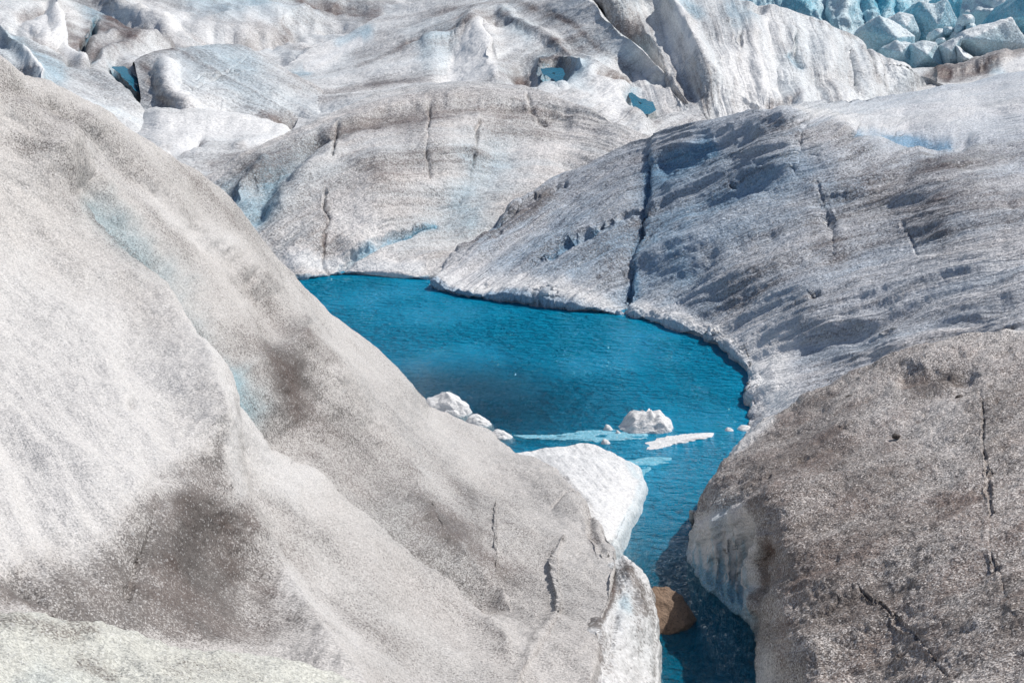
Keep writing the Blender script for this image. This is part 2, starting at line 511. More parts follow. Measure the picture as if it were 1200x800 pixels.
def fold_flow(pts):
    c = catmull(pts, 8)
    seg = np.concatenate([[0], np.cumsum(np.linalg.norm(np.diff(c, axis=0), axis=1))])
    def f(px, py):
        best = np.full(px.shape, 1e9); al = np.zeros(px.shape); sd = np.zeros(px.shape)
        for k in range(len(c) - 1):
            a, v = c[k], c[k + 1] - c[k]
            L2 = (v ** 2).sum()
            t = ((px - a[0]) * v[0] + (py - a[1]) * v[1]) / L2
            t = np.clip(t, 0, 1)
            d = np.hypot(px - a[0] - t * v[0], py - a[1] - t * v[1])
            m = d < best
            best = np.where(m, d, best); al = np.where(m, seg[k] + t * math.sqrt(L2), al)
            sd = np.where(m, np.sign(v[0] * (py - a[1]) - v[1] * (px - a[0])) * d, sd)
        return al, sd
    return f

def arc_flow(cx, cy, sy=1.0):
    def f(px, py):
        r = np.hypot(px - cx, (py - cy) * sy)
        th = np.arctan2((py - cy) * sy, px - cx)
        return th * 300, r
    return f

# ------------------------------------------------------------------ left foreground bank
left_depth = [(-160, -10, 24), (0, 82, 25.5), (120, 140, 27.5), (240, 210, 29.5), (300, 270, 30.5), (340, 320, 31), (420, 390, 31.6), (500, 457, 32), (508, 476, 32.2), (550, 490, 32.3), (590, 515, 31.9), (612, 533, 31.2), (650, 551, 30.0),
              (722, 655, 25.0), (690, 598, 27.5), (703, 735, 21.6), (691, 800, 19.6), (400, 800, 16), (200, 800, 14.2), (0, 800, 12.4), (-160, 800, 11.4), (0, 600, 16), (0, 400, 20), (0, 250, 22.5), (-160, 400, 18.5),
              (200, 400, 22), (200, 600, 17.6), (350, 500, 24), (450, 600, 23), (550, 650, 23.7), (300, 700, 18), (500, 750, 20), (620, 700, 23), (100, 250, 24), (300, 350, 27), (400, 450, 27.5), (510, 560, 27.2), (600, 600, 26.8), (660, 650, 24.9), (690, 900, 16.6), (400, 900, 13.6), (0, 900, 10.4)]
left_feats = [
    ('crest', [(60, 190), (130, 265), (175, 325), (203, 390), (214, 460), (226, 520)], 34, 0.34),
    ('crest', [(226, 500), (255, 590), (300, 650), (340, 710), (372, 770), (420, 850), (470, 930)], 26, 0.14),
    ('crest', [(95, 215), (150, 275), (200, 325), (245, 405), (288, 472), (345, 520), (420, 583), (500, 643), (570, 690)], 28, -0.46),
    ('crest', [(345, 400), (400, 462), (465, 540), (505, 600), (545, 640), (590, 690)], 22, 0.26),
    ('crest', [(262, 470), (330, 535), (430, 600), (520, 685), (590, 760)], 28, 0.26),
    ('crest', [(0, 140), (60, 185), (120, 235), (160, 290)], 10, -0.07),
    ('crest', [(100, 150), (180, 215), (260, 285), (300, 330)], 14, 0.16),
    ('crest', [(60, 130), (140, 195), (230, 270), (290, 345)], 10, -0.09),
    ('crest', [(250, 285), (300, 325), (335, 350), (350, 385)], 16, 0.12),
    ('crest', [(230, 262), (290, 330), (330, 390)], 14, -0.16),
    ('crest', [(180, 600), (172, 640), (158, 692)], 14, -0.10),
    ('ridge', [(60, 190), (130, 265), (175, 325), (205, 390), (222, 460), (235, 520), (262, 590), (320, 690), (372, 775), (430, 860), (480, 940)], 26, 0.220),
    ('ridge', [(100, 220), (165, 290), (215, 345), (245, 410), (280, 465), (345, 520)], 24, -0.308),
    ('ridge', [(345, 520), (420, 580), (500, 640), (580, 690)], 40, -0.206),
    ('ridge', [(235, 440), (300, 500), (380, 560), (450, 625), (520, 690)], 26, 0.161),
    ('ridge', [(30, 680), (110, 730), (200, 770)], 30, -0.147),
    ('ridge', [(270, 300), (320, 340), (345, 385)], 22, 0.088),
    ('ridge', [(250, 290), (300, 350), (325, 390)], 18, -0.088),
    ('ridge', [(360, 415), (440, 480), (520, 560), (600, 625)], 26, 0.132),
    ('ridge', [(560, 555), (600, 580), (640, 590)], 22, -0.110),
    ('ridge', [(20, 110), (100, 165), (170, 215), (230, 265)], 14, -0.073),
    ('ridge', [(20, 135), (90, 185), (150, 240)], 12, 0.066),
    ('step', [(510, 600), (530, 625), (560, 655), (600, 690), (625, 720)], 11, 0.06),
    ('step', [(582, 595), (586, 640), (592, 680), (600, 705)], 8, 0.045),
    ('step', [(660, 632), (653, 660), (658, 700), (650, 730), (625, 770), (610, 800)], 9, 0.07),
    ('crack', [(178, 600), (170, 640), (158, 690)], 2.2, 0.07),
    ('crack', [(690, 590), (695, 620), (707, 645)], 3, 0.08),
    ('crack', [(655, 555), (672, 572), (650, 585)], 2.5, 0.05),
    ('ridge', [(150, 478)], 7, -0.095),
    ('ridge', [(0, 660), (40, 690), (90, 715)], 10, -0.088),
    ('ridge', [(262, 425), (290, 425), (310, 420)], 8, 0.052),
    ('ridge', [(350, 380), (335, 405)], 9, 0.059),
]
left_stamps = [
    ('dirt', [(340, 440), (400, 500), (470, 560), (540, 620), (600, 670)], 14, 0.234), ('dirt', [(330, 425), (360, 475)], 12, 0.195), ('dirt', [(400, 560), (470, 610), (560, 680)], 9, 0.140),  # dirt bands; along hollows they also put fold shade into the colour
    ('dirt', [(150, 265), (210, 330), (260, 400)], 7, 0.195), ('dirt', [(60, 150), (150, 215), (230, 290)], 8, 0.195), ('dirt', [(200, 190), (280, 260), (325, 325)], 7, 0.140), ('dirt', [(10, 165), (80, 220), (150, 290), (190, 350)], 7, 0.234),
    ('dirt', [(280, 320), (330, 370), (345, 395)], 6, 0.195), ('dirt', [(300, 580), (380, 650), (450, 720)], 10, 0.125), ('dirt', [(440, 620), (560, 720), (600, 790)], 12, 0.125), ('dirt', [(212, 440), (220, 500), (235, 560)], 4, 0.234),
    ('dirt_area', [(-170, 0), (0, 85), (120, 145), (245, 215), (300, 290), (200, 240), (100, 170), (-170, 90)], 18, 0.094),
    ('dirt', [(0, 100), (80, 150), (160, 190)], 16, 0.094), ('snow', [(90, 165), (200, 250), (260, 290)], 10, 0.2),
    ('dirt_area', [(178, 575), (232, 545), (270, 620), (300, 690), (350, 745), (250, 745), (160, 700), (110, 650)], 26, 0.40), ('dirt', [(200, 600), (225, 650), (250, 680)], 34, 0.25),
    ('dirt', [(215, 640), (240, 680)], 56, 0.197),
    ('dirt_area', [(0, 670), (100, 650), (200, 720), (340, 760), (120, 730), (0, 720)], 22, 0.40), ('dirt', [(0, 690), (60, 715), (130, 735)], 14, 0.35),
    ('dirt', [(325, 420), (350, 470), (420, 520), (470, 570), (520, 610)], 40, 0.281),
    ('dirt', [(325, 425), (345, 450)], 25, 0.197),
    ('dirt', [(300, 395), (320, 410)], 25, 0.168),
    ('dirt', [(330, 600), (370, 625)], 42, 0.158),
    ('dirt', [(540, 640), (600, 690), (640, 740)], 62, 0.168),
    ('dirt', [(400, 680), (480, 730), (560, 790)], 75, 0.101),
    ('dirt', [(20, 110), (90, 160), (190, 210)], 35, 0.158),
    ('dirt', [(40, 180), (110, 245), (160, 310)], 22, 0.197),
    ('dirt', [(190, 300), (250, 370), (300, 400)], 30, 0.123),
    ('dirt', [(560, 600), (620, 640), (680, 660)], 50, 0.101),
    ('dirt', [(240, 280), (300, 330)], 30, 0.084),
    ('dirt', [(690, 590), (700, 640)], 7, 0.281),
    ('dirt', [(150, 479)], 8, 0.281),
    ('dirt', [(600, 565), (645, 580)], 25, 0.140),
    ('snow_area', [(-160, 230), (120, 330), (205, 420), (205, 560), (100, 640), (-160, 660)], 40, 0.30),
    ('snow', [(265, 480), (300, 530), (340, 580)], 28, 0.30),
    ('snow', [(205, 370), (225, 480), (262, 590)], 10, 0.25),  # the lit crest line put into the colour as white
    ('snow', [(400, 760), (340, 700)], 26, 0.2),
    ('blue', [(120, 240), (200, 320), (240, 400), (285, 460)], 20, 0.50),
    ('blue', [(250, 430), (275, 455), (305, 475)], 20, 0.50),
    ('blue', [(480, 590), (540, 640)], 40, 0.08),
]
left_bank = patch(
    [[(-170, 900), (150, 900), (420, 900), (580, 900), (688, 900)],
     [(-170, 800), (150, 800), (420, 800), (580, 800), (691, 800)],
     [(-170, 560), (150, 600), (380, 640), (560, 690), (703, 735)],
     [(-170, 400), (100, 450), (320, 530), (520, 620), (722, 655)],
     [(-170, 240), (40, 300), (250, 410), (450, 540), (690, 598)],
     [(-170, -15), (-80, 32), (0, 82), (60, 108), (120, 140), (180, 172), (240, 210), (275, 243), (308, 280), (340, 320), (380, 354), (420, 390), (460, 424), (482, 445), (497, 463), (508, 476), (530, 483), (550, 490), (575, 500), (590, 515), (612, 533), (650, 551)]],
    left_depth, 1.7, left_feats, left_stamps, fold_flow([(-260, -60), (-60, 70), (95, 215), (200, 325), (245, 405), (288, 472), (345, 520), (420, 583), (500, 643), (570, 690), (700, 800), (850, 930)]), {'top': ('over', 9.0, 0.10, 40), 'right': ('dir', (1, 0.2, 0), 0.10, 2.5, 30), 'bottom': ('dir', (0, -1, 0), 5, 1.0, 90), 'left': ('dir', (-1, 0, 0), 10, 1.0, 120)},
    noise=((0.35, 0.10), (1.2, 0.05), (5, 0.012)), streak=((0.05, 0.55, 0.16), (0.10, 1.6, 0.03), (0.25, 5.0, 0.010)))
build('glacier_slope', [left_bank], M_left)

near_bank = patch(
    [[(-120, 960), (100, 960), (300, 960), (480, 960)],
     [(-120, 690), (0, 722), (40, 722), (80, 738), (130, 735), (180, 752), (240, 762), (300, 768), (360, 782), (430, 806), (500, 840)]],
    [(-120, 700, 9.6), (0, 722, 9.8), (200, 757, 10.4), (420, 800, 11.2), (0, 900, 7.2), (400, 960, 7.6), (200, 850, 8.6), (500, 840, 11), (-120, 960, 6.2)],
    1.6, [], [('dirt', [(0, 728), (60, 740), (110, 746)], 8, 0.40), ('dirt', [(100, 772), (130, 785)], 10, 0.4), ('dirt', [(200, 770), (300, 785)], 14, 0.2), ('blue', [(50, 800), (120, 830)], 30, 0.1)],
    lin_flow(1, 0.25), {'top': ('over', 2.2, 0.5, 30), 'bottom': ('dir', (0, -1, 0), 4, .6, 90), 'left': ('dir', (-1, 0, 0), 6, .5, 110)}, noise=((1.2, 0.05), (4, 0.03), (12, 0.012)))
build('ice_ledge', [near_bank], M_near)

# ------------------------------------------------------------------ white snow shelf and the ice fin at the channel mouth
def zpts(lst):
    return [(x, y, yz(x, y, z)) for x, y, z in lst]

shelf = patch(
    [[(680, 672), (716, 645)], [(672, 620), (700, 625), (729, 612)], [(640, 575), (690, 575), (742, 588)], [(612, 548), (680, 550), (752, 562)], [(604, 532), (625, 528), (650, 527), (672, 523), (690, 523), (708, 527), (728, 538), (744, 548)]],
    zpts([(604, 532, .25), (640, 526, .18), (690, 523, .25), (728, 538, .30), (744, 548, .25), (752, 562, .22), (742, 588, .25), (731, 612, .28), (716, 645, .30), (690, 560, .48), (720, 575, .42), (650, 545, .40), (672, 620, .52), (700, 610, .56), (690, 680, .5), (640, 575, .40), (715, 630, .47), (686, 590, .57)]),
    1.0, [('ridge', [(640, 533), (690, 545), (725, 560)], 8, .05)], [('snow', [(640, 540), (720, 570), (720, 620)], 60, 0.3), ('dirt', [(640, 560), (680, 600), (700, 645)], 5, 0.5), ('dirt', [(650, 552), (692, 592), (706, 640)], 4, 0.7), ('blue', [(738, 545), (752, 562), (742, 590), (731, 612), (718, 645)], 5, 0.35)], lin_flow(1, 1),
    {'right': ('dir', (1, -0.1, 0), 0.22, 1.6, 22), 'top': ('dir', (0.2, 1, 0), 0.5, 1.2, 16)}, noise=((1.5, .05), (5, .014), (14, .004)), streak=((0.8, 5, 0.012),))
build('snow_shelf', [shelf], M_snow)

fin = patch(
    [[(690, 900), (740, 900), (772, 900)], [(688, 800), (735, 795), (770, 798)], [(702, 735), (742, 730), (769, 740)], [(716, 700), (740, 692), (765, 692)], [(721, 675), (738, 668), (753, 668)], [(724, 655), (731, 652), (738, 655)]],
    zpts([(690, 900, 1.5), (772, 900, .5), (688, 800, 1.58), (735, 795, 1.05), (770, 798, .5), (702, 735, 1.40), (742, 730, 1.12), (769, 740, .6), (716, 700, 1.2), (742, 692, 1.05), (765, 692, .75), (721, 675, 1.0), (738, 668, 1.15), (753, 668, .95), (731, 652, 1.02)]),
    0.8, [('ridge', [(745, 680), (758, 740), (760, 800)], 5, .05), ('ridge', [(728, 690), (720, 740), (705, 800)], 6, -.06)],
    [('dirt', [(720, 670), (718, 700), (700, 735)], 4, 0.75), ('dirt', [(738, 668), (752, 690), (757, 715)], 7, 0.55), ('dirt', [(705, 745), (695, 800)], 6, 0.5), ('dirt', [(740, 665), (730, 655)], 6, 0.3), ('blue', [(735, 700), (738, 710)], 7, 0.3), ('dirt', [(730, 665), (726, 690)], 7, 0.3), ('dirt', [(765, 690), (768, 790)], 3, 0.3), ('dirt_area', [(690, 655), (770, 655), (770, 900), (690, 900)], 10, 0.26), ('dirt', [(745, 700), (752, 760)], 4, 0.2), ('dirt', [(722, 720), (712, 790)], 5, 0.25)],
    lin_flow(0.5, 1), {'right': ('dir', (1, 0.1, 0), 0.12, 2.2, 30), 'top': ('dir', (0.1, 1, 0), 0.4, 2.5, 20), 'left': ('dir', (-1, 0.2, 0), 0.4, 0.8, 10)}, noise=((2, .04), (7, .02)), streak=((0.8, 6, .03),))
build('ice_fin', [fin], M_snow)

# ------------------------------------------------------------------ right foreground bank with its fluted ice cliff
right_depth = zpts([(804, 612, .60), (830, 567, 1.25), (870, 515, 1.55), (920, 476, 1.8), (960, 450, 2.1), (1020, 425, 2.6), (1100, 402, 3.1), (1200, 390, 3.5), (1360, 385, 4.0),
                    (815, 605, .88), (845, 597, 1.5), (882, 589, 1.95), (905, 640, 1.85), (904, 690, 1.55), (897, 735, 1.0),
                    (808, 655, 0), (818, 682, 0), (840, 703, 0), (862, 722, 0), (884, 745, -.05), (886, 790, 0.1), (884, 900, 0.1),
                    (860, 650, 0.80), (835, 650, .66), (880, 690, .45), (870, 612, 1.5), (835, 615, 1.2), (893, 650, 1.2), (812, 632, .40),
                    (905, 790, 1.1), (900, 765, 1.0), (930, 700, 1.9), (950, 620, 2.3), (930, 560, 2.3)]) + \
    [(1200, 800, 16), (1200, 600, 21.5), (1000, 600, 23.6), (1000, 800, 18.8), (1360, 800, 14), (1360, 600, 20), (1100, 700, 19.6), (1100, 500, 26.5), (1250, 480, 26), (1000, 500, 27.6), (1200, 900, 13.8), (960, 900, 16.6), (1360, 480, 25)]
right_feats = [
    ('crack', [(1150, 460), (1152, 530), (1160, 580), (1158, 640), (1175, 690), (1195, 720)], 1.5, 0.07),
    ('crack', [(1005, 690), (1040, 715), (1075, 745), (1110, 790)], 1.6, 0.06),
    ('crack', [(925, 735), (960, 720), (1000, 690)], 2.0, 0.05),
    ('ridge', [(1060, 447), (1100, 440), (1130, 440)], 11, -0.22),
    ('ridge', [(930, 480), (1000, 450), (1090, 425), (1180, 412)], 7, -0.07),
    ('ridge', [(1050, 452), (1110, 450)], 7, 0.08),
    ('ridge', [(1060, 394), (1130, 386), (1200, 383)], 7, 0.10),
    ('crack', [(866, 575), (880, 566), (900, 556)], 2, 0.07),
    ('ridge', [(842, 610), (838, 650)], 6, 0.10), ('ridge', [(868, 600), (858, 650), (858, 690)], 7, 0.14), ('ridge', [(884, 620), (876, 660)], 6, -0.14),
    ('ridge', [(895, 625), (884, 670), (886, 710)], 6, 0.10), ('ridge', [(900, 650), (898, 690)], 5, -0.12),
] + [('ridge', [(812 + k * 6.2, 625 + (k % 3) * 5), (811 + k * 6.0, 668 + 4.4 * k)], 1.7, 0.05 if k % 2 else -0.05) for k in range(12)]
right_stamps = [
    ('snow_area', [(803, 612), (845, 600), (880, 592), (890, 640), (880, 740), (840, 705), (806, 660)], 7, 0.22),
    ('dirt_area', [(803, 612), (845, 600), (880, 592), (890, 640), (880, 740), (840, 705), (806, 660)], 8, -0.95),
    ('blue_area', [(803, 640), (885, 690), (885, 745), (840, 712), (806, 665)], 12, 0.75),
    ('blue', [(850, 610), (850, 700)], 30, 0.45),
    ('dirt', [(898, 640), (888, 700)], 5, 0.35),
    ('snow', [(893, 770), (890, 800)], 10, 0.35),
] + [('snow', [(812 + k * 6.2, 620 + (k % 3) * 6), (811 + k * 6.0, 655 + 4.2 * k)], 1.8, 0.8) for k in range(12)] + [('blue', [(815 + k * 6.2, 630 + (k % 4) * 6), (814 + k * 6.0, 672 + 4.4 * k)], 1.8, 0.4) for k in range(12)] + [  # flute shading put into the colour: white ribs, blue between
    ('dirt', [(1065, 447), (1110, 442)], 12, 0.5),
    ('dirt', [(940, 520), (1060, 560), (1160, 600)], 50, 0.14),
    ('dirt', [(930, 640), (1000, 590)], 40, 0.10),
    ('snow', [(1040, 500), (1100, 490)], 40, 0.14),
    ('snow', [(1050, 396), (1130, 386), (1210, 383)], 5, 0.7),
    ('snow', [(858, 527), (880, 508), (905, 490)], 5, 0.6),
    ('dirt', [(980, 700), (1100, 760), (1180, 700)], 70, 0.10),
]
_r = random.Random(9)
for _ in range(12):
    x, y = _r.uniform(910, 1195), _r.uniform(430, 795)
    w_ = _r.uniform(1.2, 2.2)
    right_feats.append(('ridge', [(x, y), (x + _r.uniform(2, 8), y - _r.uniform(0, 4))], w_, -0.022 * w_))
    right_stamps.append(('dirt', [(x, y)], w_ * 1.5, _r.uniform(.2, .7)))
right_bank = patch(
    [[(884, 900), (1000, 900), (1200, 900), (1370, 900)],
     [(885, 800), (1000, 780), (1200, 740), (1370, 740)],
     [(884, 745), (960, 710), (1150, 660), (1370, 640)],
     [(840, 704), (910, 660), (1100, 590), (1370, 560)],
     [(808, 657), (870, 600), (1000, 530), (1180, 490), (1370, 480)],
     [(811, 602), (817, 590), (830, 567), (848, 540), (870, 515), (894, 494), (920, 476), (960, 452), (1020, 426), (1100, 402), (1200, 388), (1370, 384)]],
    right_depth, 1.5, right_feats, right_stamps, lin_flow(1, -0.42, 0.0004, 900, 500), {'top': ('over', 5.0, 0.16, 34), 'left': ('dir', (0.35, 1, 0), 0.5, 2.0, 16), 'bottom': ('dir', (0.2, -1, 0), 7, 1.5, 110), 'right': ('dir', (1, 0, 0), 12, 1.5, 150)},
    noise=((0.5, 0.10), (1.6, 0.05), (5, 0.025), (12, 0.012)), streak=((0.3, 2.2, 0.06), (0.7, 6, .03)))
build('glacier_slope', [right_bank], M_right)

# ------------------------------------------------------------------ middle hill on the right shore, and the plateau behind it
hill_depth = zpts([(498, 331, .08), (540, 342, .12), (620, 352, .12), (700, 361, .12), (735, 368, .05), (780, 377, .12), (830, 394, .14), (860, 414, .15), (880, 434, .15), (886, 455, .15), (890, 490, .12), (872, 515, 0), (850, 540, 0),
                   (650, 330, .45), (580, 320, .4)]) + \
    [(560, 270, 51.5), (640, 215, 56), (690, 190, 57), (740, 165, 57.5), (800, 143, 55), (880, 128, 53.5), (930, 124, 53), (1000, 118, 66), (1100, 100, 71), (1200, 85, 73), (1340, 75, 74), (980, 150, 53), (1040, 170, 51.5), (1110, 168, 51), (1200, 150, 53), (1060, 155, 56), (1150, 130, 61),
     (1200, 200, 46.5), (1200, 300, 37), (1200, 384, 32.4), (1340, 300, 36), (1340, 180, 48), (1000, 300, 43), (950, 350, 40.5), (1050, 250, 45.2), (1050, 400, 35), (800, 250, 49.2), (870, 200, 50.4), (700, 280, 49.2), (960, 420, 37.2), (1100, 460, 32.6), (960, 500, 32), (1200, 460, 30), (1340, 420, 30), (760, 330, 46), (850, 320, 44.2), (940, 180, 50)]
hill_feats = [
    ('crack', [(760, 180), (758, 215), (757, 240), (750, 275), (744, 310), (738, 345), (736, 368)], 1.3, 0.16),
    ('step', [(762, 180), (760, 215), (758, 240), (751, 275), (745, 310), (738, 345), (736, 370)], 20, -0.20),
    ('crack', [(645, 290), (690, 270), (725, 255), (757, 240)], 5, 0.30),
    ('crack', [(530, 290), (575, 262), (620, 235), (660, 215)], 4, 0.25),
    ('ridge', [(545, 275), (580, 250)], 9, -0.35),
    ('crack', [(505, 330), (520, 300), (555, 265)], 4, 0.30),
    ('crack', [(960, 215), (968, 255), (974, 275), (977, 300)], 1.4, 0.09),
    ('ridge', [(968, 250), (975, 275)], 6, -0.18),
    ('crack', [(942, 145), (938, 175), (930, 200)], 2.0, 0.12),
    ('crack', [(1058, 262), (1068, 285), (1075, 300)], 1.5, 0.07),
    ('ridge', [(1180, 240), (1200, 243)], 6, -0.12),
    ('ridge', [(920, 130), (990, 150), (1040, 175), (1075, 177)], 14, 0.16),
    ('ridge', [(1000, 158), (1060, 163), (1130, 164)], 9, -0.30),
    ('ridge', [(780, 195), (830, 165), (870, 155)], 12, -0.30),
    ('ridge', [(790, 220), (850, 185), (920, 170)], 10, 0.14),
    ('ridge', [(960, 240), (1010, 215), (1060, 205)], 8, -0.14),
    ('ridge', [(820, 240), (900, 210)], 14, -0.16),
    ('ridge', [(770, 300), (850, 260), (950, 215)], 14, 0.14),
    ('ridge', [(790, 345), (850, 300), (900, 280)], 12, -0.15),
    ('ridge', [(600, 345), (700, 320), (735, 300)], 14, 0.12),
    ('ridge', [(880, 400), (950, 370), (1010, 340)], 16, 0.10),
    ('ridge', [(1000, 378), (1120, 350), (1200, 340)], 20, -0.10),
    ('crest', [(500, 325), (540, 337), (620, 347), (700, 356), (733, 360)], 5, 0.05), ('crest', [(745, 364), (780, 372), (830, 388), (858, 408), (876, 430), (880, 452), (878, 470), (886, 486)], 6, 0.07),
    ('lumps', [(500, 330), (540, 340), (620, 350), (700, 359), (735, 364), (780, 375), (830, 391), (858, 411), (878, 433), (884, 452), (882, 468), (892, 488)], 8, 0.12),
    ('ridge', [(890, 440), (905, 437)], 6, 0.10), ('ridge', [(890, 468), (908, 462)], 7, 0.10),
]
hill_stamps = [
    ('snow', [(500, 322), (560, 332), (640, 345), (720, 358), (780, 372), (840, 395), (870, 418), (890, 445), (905, 470)], 10, 0.85),
    ('snow', [(900, 410), (915, 440), (915, 470)], 22, 0.75), ('snow', [(530, 300), (600, 330)], 14, 0.25),
    ('blue', [(500, 330), (540, 342), (620, 352), (700, 361), (735, 367), (780, 377), (830, 394), (860, 414), (880, 434)], 4, 0.95),
    ('blue', [(760, 180), (757, 240), (744, 310), (736, 368)], 5, 0.7),
    ('blue', [(735, 350), (736, 368)], 14, 0.6),
    ('blue', [(775, 195), (800, 178), (830, 162)], 14, 0.75),
    ('blue', [(780, 210), (850, 185)], 22, 0.35),
    ('blue', [(640, 300), (760, 300)], 60, 0.34), ('blue', [(800, 280), (900, 230)], 60, 0.40),  # the hill's broad bluish shading put into the colour
    ('blue', [(645, 290), (690, 270), (725, 255)], 6, 0.5), ('blue', [(545, 275), (580, 250)], 9, 0.6),
    ('blue', [(1005, 160), (1060, 164), (1110, 163)], 6, 1.1), ('blue', [(970, 235), (1010, 215)], 10, 0.35),
    ('snow_area', [(900, 130), (1000, 116), (1200, 86), (1340, 70), (1340, 140), (1130, 155), (1000, 150)], 14, 0.40),
    ('blue_area', [(900, 130), (1000, 116), (1200, 86), (1340, 70), (1340, 140), (1130, 155), (1000, 150)], 14, 0.12),
    ('snow', [(930, 128), (1000, 150), (1035, 170)], 4, 0.6),
    ('dirt', [(900, 145), (960, 160), (1000, 170)], 16, 0.25),
    ('dirt', [(1000, 210), (1100, 195), (1200, 190)], 30, 0.22), ('dirt', [(1020, 260), (1120, 240), (1210, 250)], 40, 0.30), ('dirt', [(960, 270), (980, 300)], 18, 0.25),
    ('dirt', [(545, 285), (600, 250), (640, 230)], 12, 0.45), ('dirt', [(505, 310), (530, 285)], 10, 0.3), ('dirt', [(700, 320), (740, 300), (752, 255)], 16, 0.25),
    ('dirt', [(870, 340), (960, 300)], 24, 0.18),
    ('snow', [(1080, 320), (1160, 300)], 40, 0.15),
]
_r = random.Random(5)
for _ in range(14):
    x, y = _r.uniform(560, 1190), _r.uniform(150, 420)
    w_ = _r.uniform(1.6, 3.2)
    hill_feats.append(('ridge', [(x, y), (x + _r.uniform(2, 9), y - _r.uniform(0, 4))], w_, -0.05 * w_))
    hill_stamps.append(('dirt', [(x, y)], w_ * 1.6, _r.uniform(.2, .6)))
hill = patch(
    [[(500, 333), (540, 344), (620, 354), (700, 363), (735, 369), (780, 379), (830, 396), (860, 416), (880, 436), (884, 452), (880, 468), (890, 488), (874, 512), (900, 550), (1050, 560), (1200, 540), (1350, 530)],
     [(505, 325), (560, 310), (640, 310), (760, 310), (870, 340), (960, 400), (1080, 420), (1200, 410), (1350, 400)],
     [(530, 295), (600, 260), (700, 240), (800, 230), (900, 240), (1000, 260), (1100, 260), (1200, 250), (1350, 240)],
     [(560, 268), (640, 213), (690, 188), (740, 165), (800, 143), (850, 132), (880, 128), (905, 124), (930, 122), (1000, 116), (1100, 100), (1200, 85), (1350, 72)]],
    hill_depth, 1.5, hill_feats, hill_stamps, lin_flow(1, -0.72, -0.00045, 600, 330), {'top': ('over', 7.0, 0.06, 24), 'bottom': ('dir', (0.3, 1, 0), 0.5, 2.6, 20), 'right': ('dir', (1, 0, 0), 15, 1.5, 150)},
    noise=((0.4, 0.12), (1.2, 0.03), (5, 0.012)), streak=((0.10, 0.7, 0.16), (0.22, 2.2, 0.15), (0.5, 6.0, 0.055), (1.0, 14.0, 0.02)))
build('hill', [hill], M_hill)

# ------------------------------------------------------------------ banded dome on the far shore
dome_depth = zpts([(330, 328, 0), (400, 322, 0), (450, 322, .06), (498, 325, .06), (345, 326, .06)]) + \
    [(250, 215, 55), (300, 172, 58), (340, 150, 60), (400, 125, 63), (440, 110, 65), (500, 97, 67), (560, 95, 67.5), (620, 103, 67), (680, 125, 65), (740, 150, 63), (800, 170, 62),
     (450, 220, 54.5), (560, 200, 58), (400, 270, 51.2), (520, 150, 60), (300, 250, 52), (350, 200, 55), (620, 160, 62), (660, 200, 60), (560, 270, 53.5), (640, 215, 58), (480, 290, 51), (200, 300, 49)]
dome_feats = [
    ('crack', [(380, 222), (380, 245), (386, 258)], 1.6, 0.2), ('crack', [(386, 258), (378, 285), (376, 305), (384, 322)], 1.8, 0.10),
    ('crack', [(505, 122), (500, 165), (506, 210)], 1.2, 0.14),
    ('crack', [(560, 140), (558, 175), (553, 210), (540, 235)], 1.6, 0.2),
    ('crack', [(617, 112), (622, 128), (640, 138)], 2.0, 0.15),
    ('crack', [(395, 150), (388, 185)], 2.0, 0.2),
    ('crack', [(400, 315), (430, 295), (470, 275), (510, 262)], 4.5, 0.35),
    ('ridge', [(300, 250), (320, 210), (370, 165)], 12, -0.35), ('ridge', [(330, 235), (370, 190), (420, 150)], 12, 0.22), ('ridge', [(280, 225), (310, 190)], 8, 0.25),
    ('ridge', [(400, 160), (460, 132), (560, 125), (660, 140)], 10, -0.25), ('ridge', [(400, 145), (470, 120), (560, 114), (650, 128)], 8, 0.16),
    ('ridge', [(420, 290), (440, 240), (440, 200)], 26, 0.25), ('ridge', [(520, 250), (560, 210), (590, 180)], 26, -0.35),
    ('ridge', [(350, 300), (370, 280)], 16, 0.2),
]
dome_stamps = [
    ('blue', [(270, 235), (300, 250), (320, 210)], 22, 0.50), ('blue', [(330, 190), (370, 165)], 18, 0.25),  # this line and the next: the dome's blue-grey shading put into the colour
    ('blue', [(545, 240), (560, 200), (590, 185)], 28, 0.34), ('blue', [(480, 270), (530, 240)], 22, 0.15),
    ('blue', [(400, 316), (430, 296), (470, 276), (510, 262)], 5, 0.95),
    ('dirt', [(380, 165), (450, 140), (540, 128), (640, 138)], 12, 0.38), ('dirt', [(480, 110), (560, 105), (640, 115)], 14, 0.12),
    ('dirt', [(430, 210), (480, 190), (500, 170)], 30, 0.25), ('dirt', [(560, 170), (600, 150), (700, 155)], 16, 0.18), ('dirt', [(300, 200), (360, 160)], 18, 0.22), ('dirt', [(380, 250), (440, 215)], 24, 0.15),
    ('snow', [(345, 310), (400, 314), (490, 317)], 9, 0.9), ('snow', [(410, 260), (440, 285)], 28, 0.35), ('snow', [(600, 190), (680, 160)], 18, 0.2), ('dirt', [(384, 322), (378, 290), (385, 245)], 2.5, 0.4),
    ('blue', [(330, 328), (400, 323), (500, 327)], 2.2, 0.9),
]
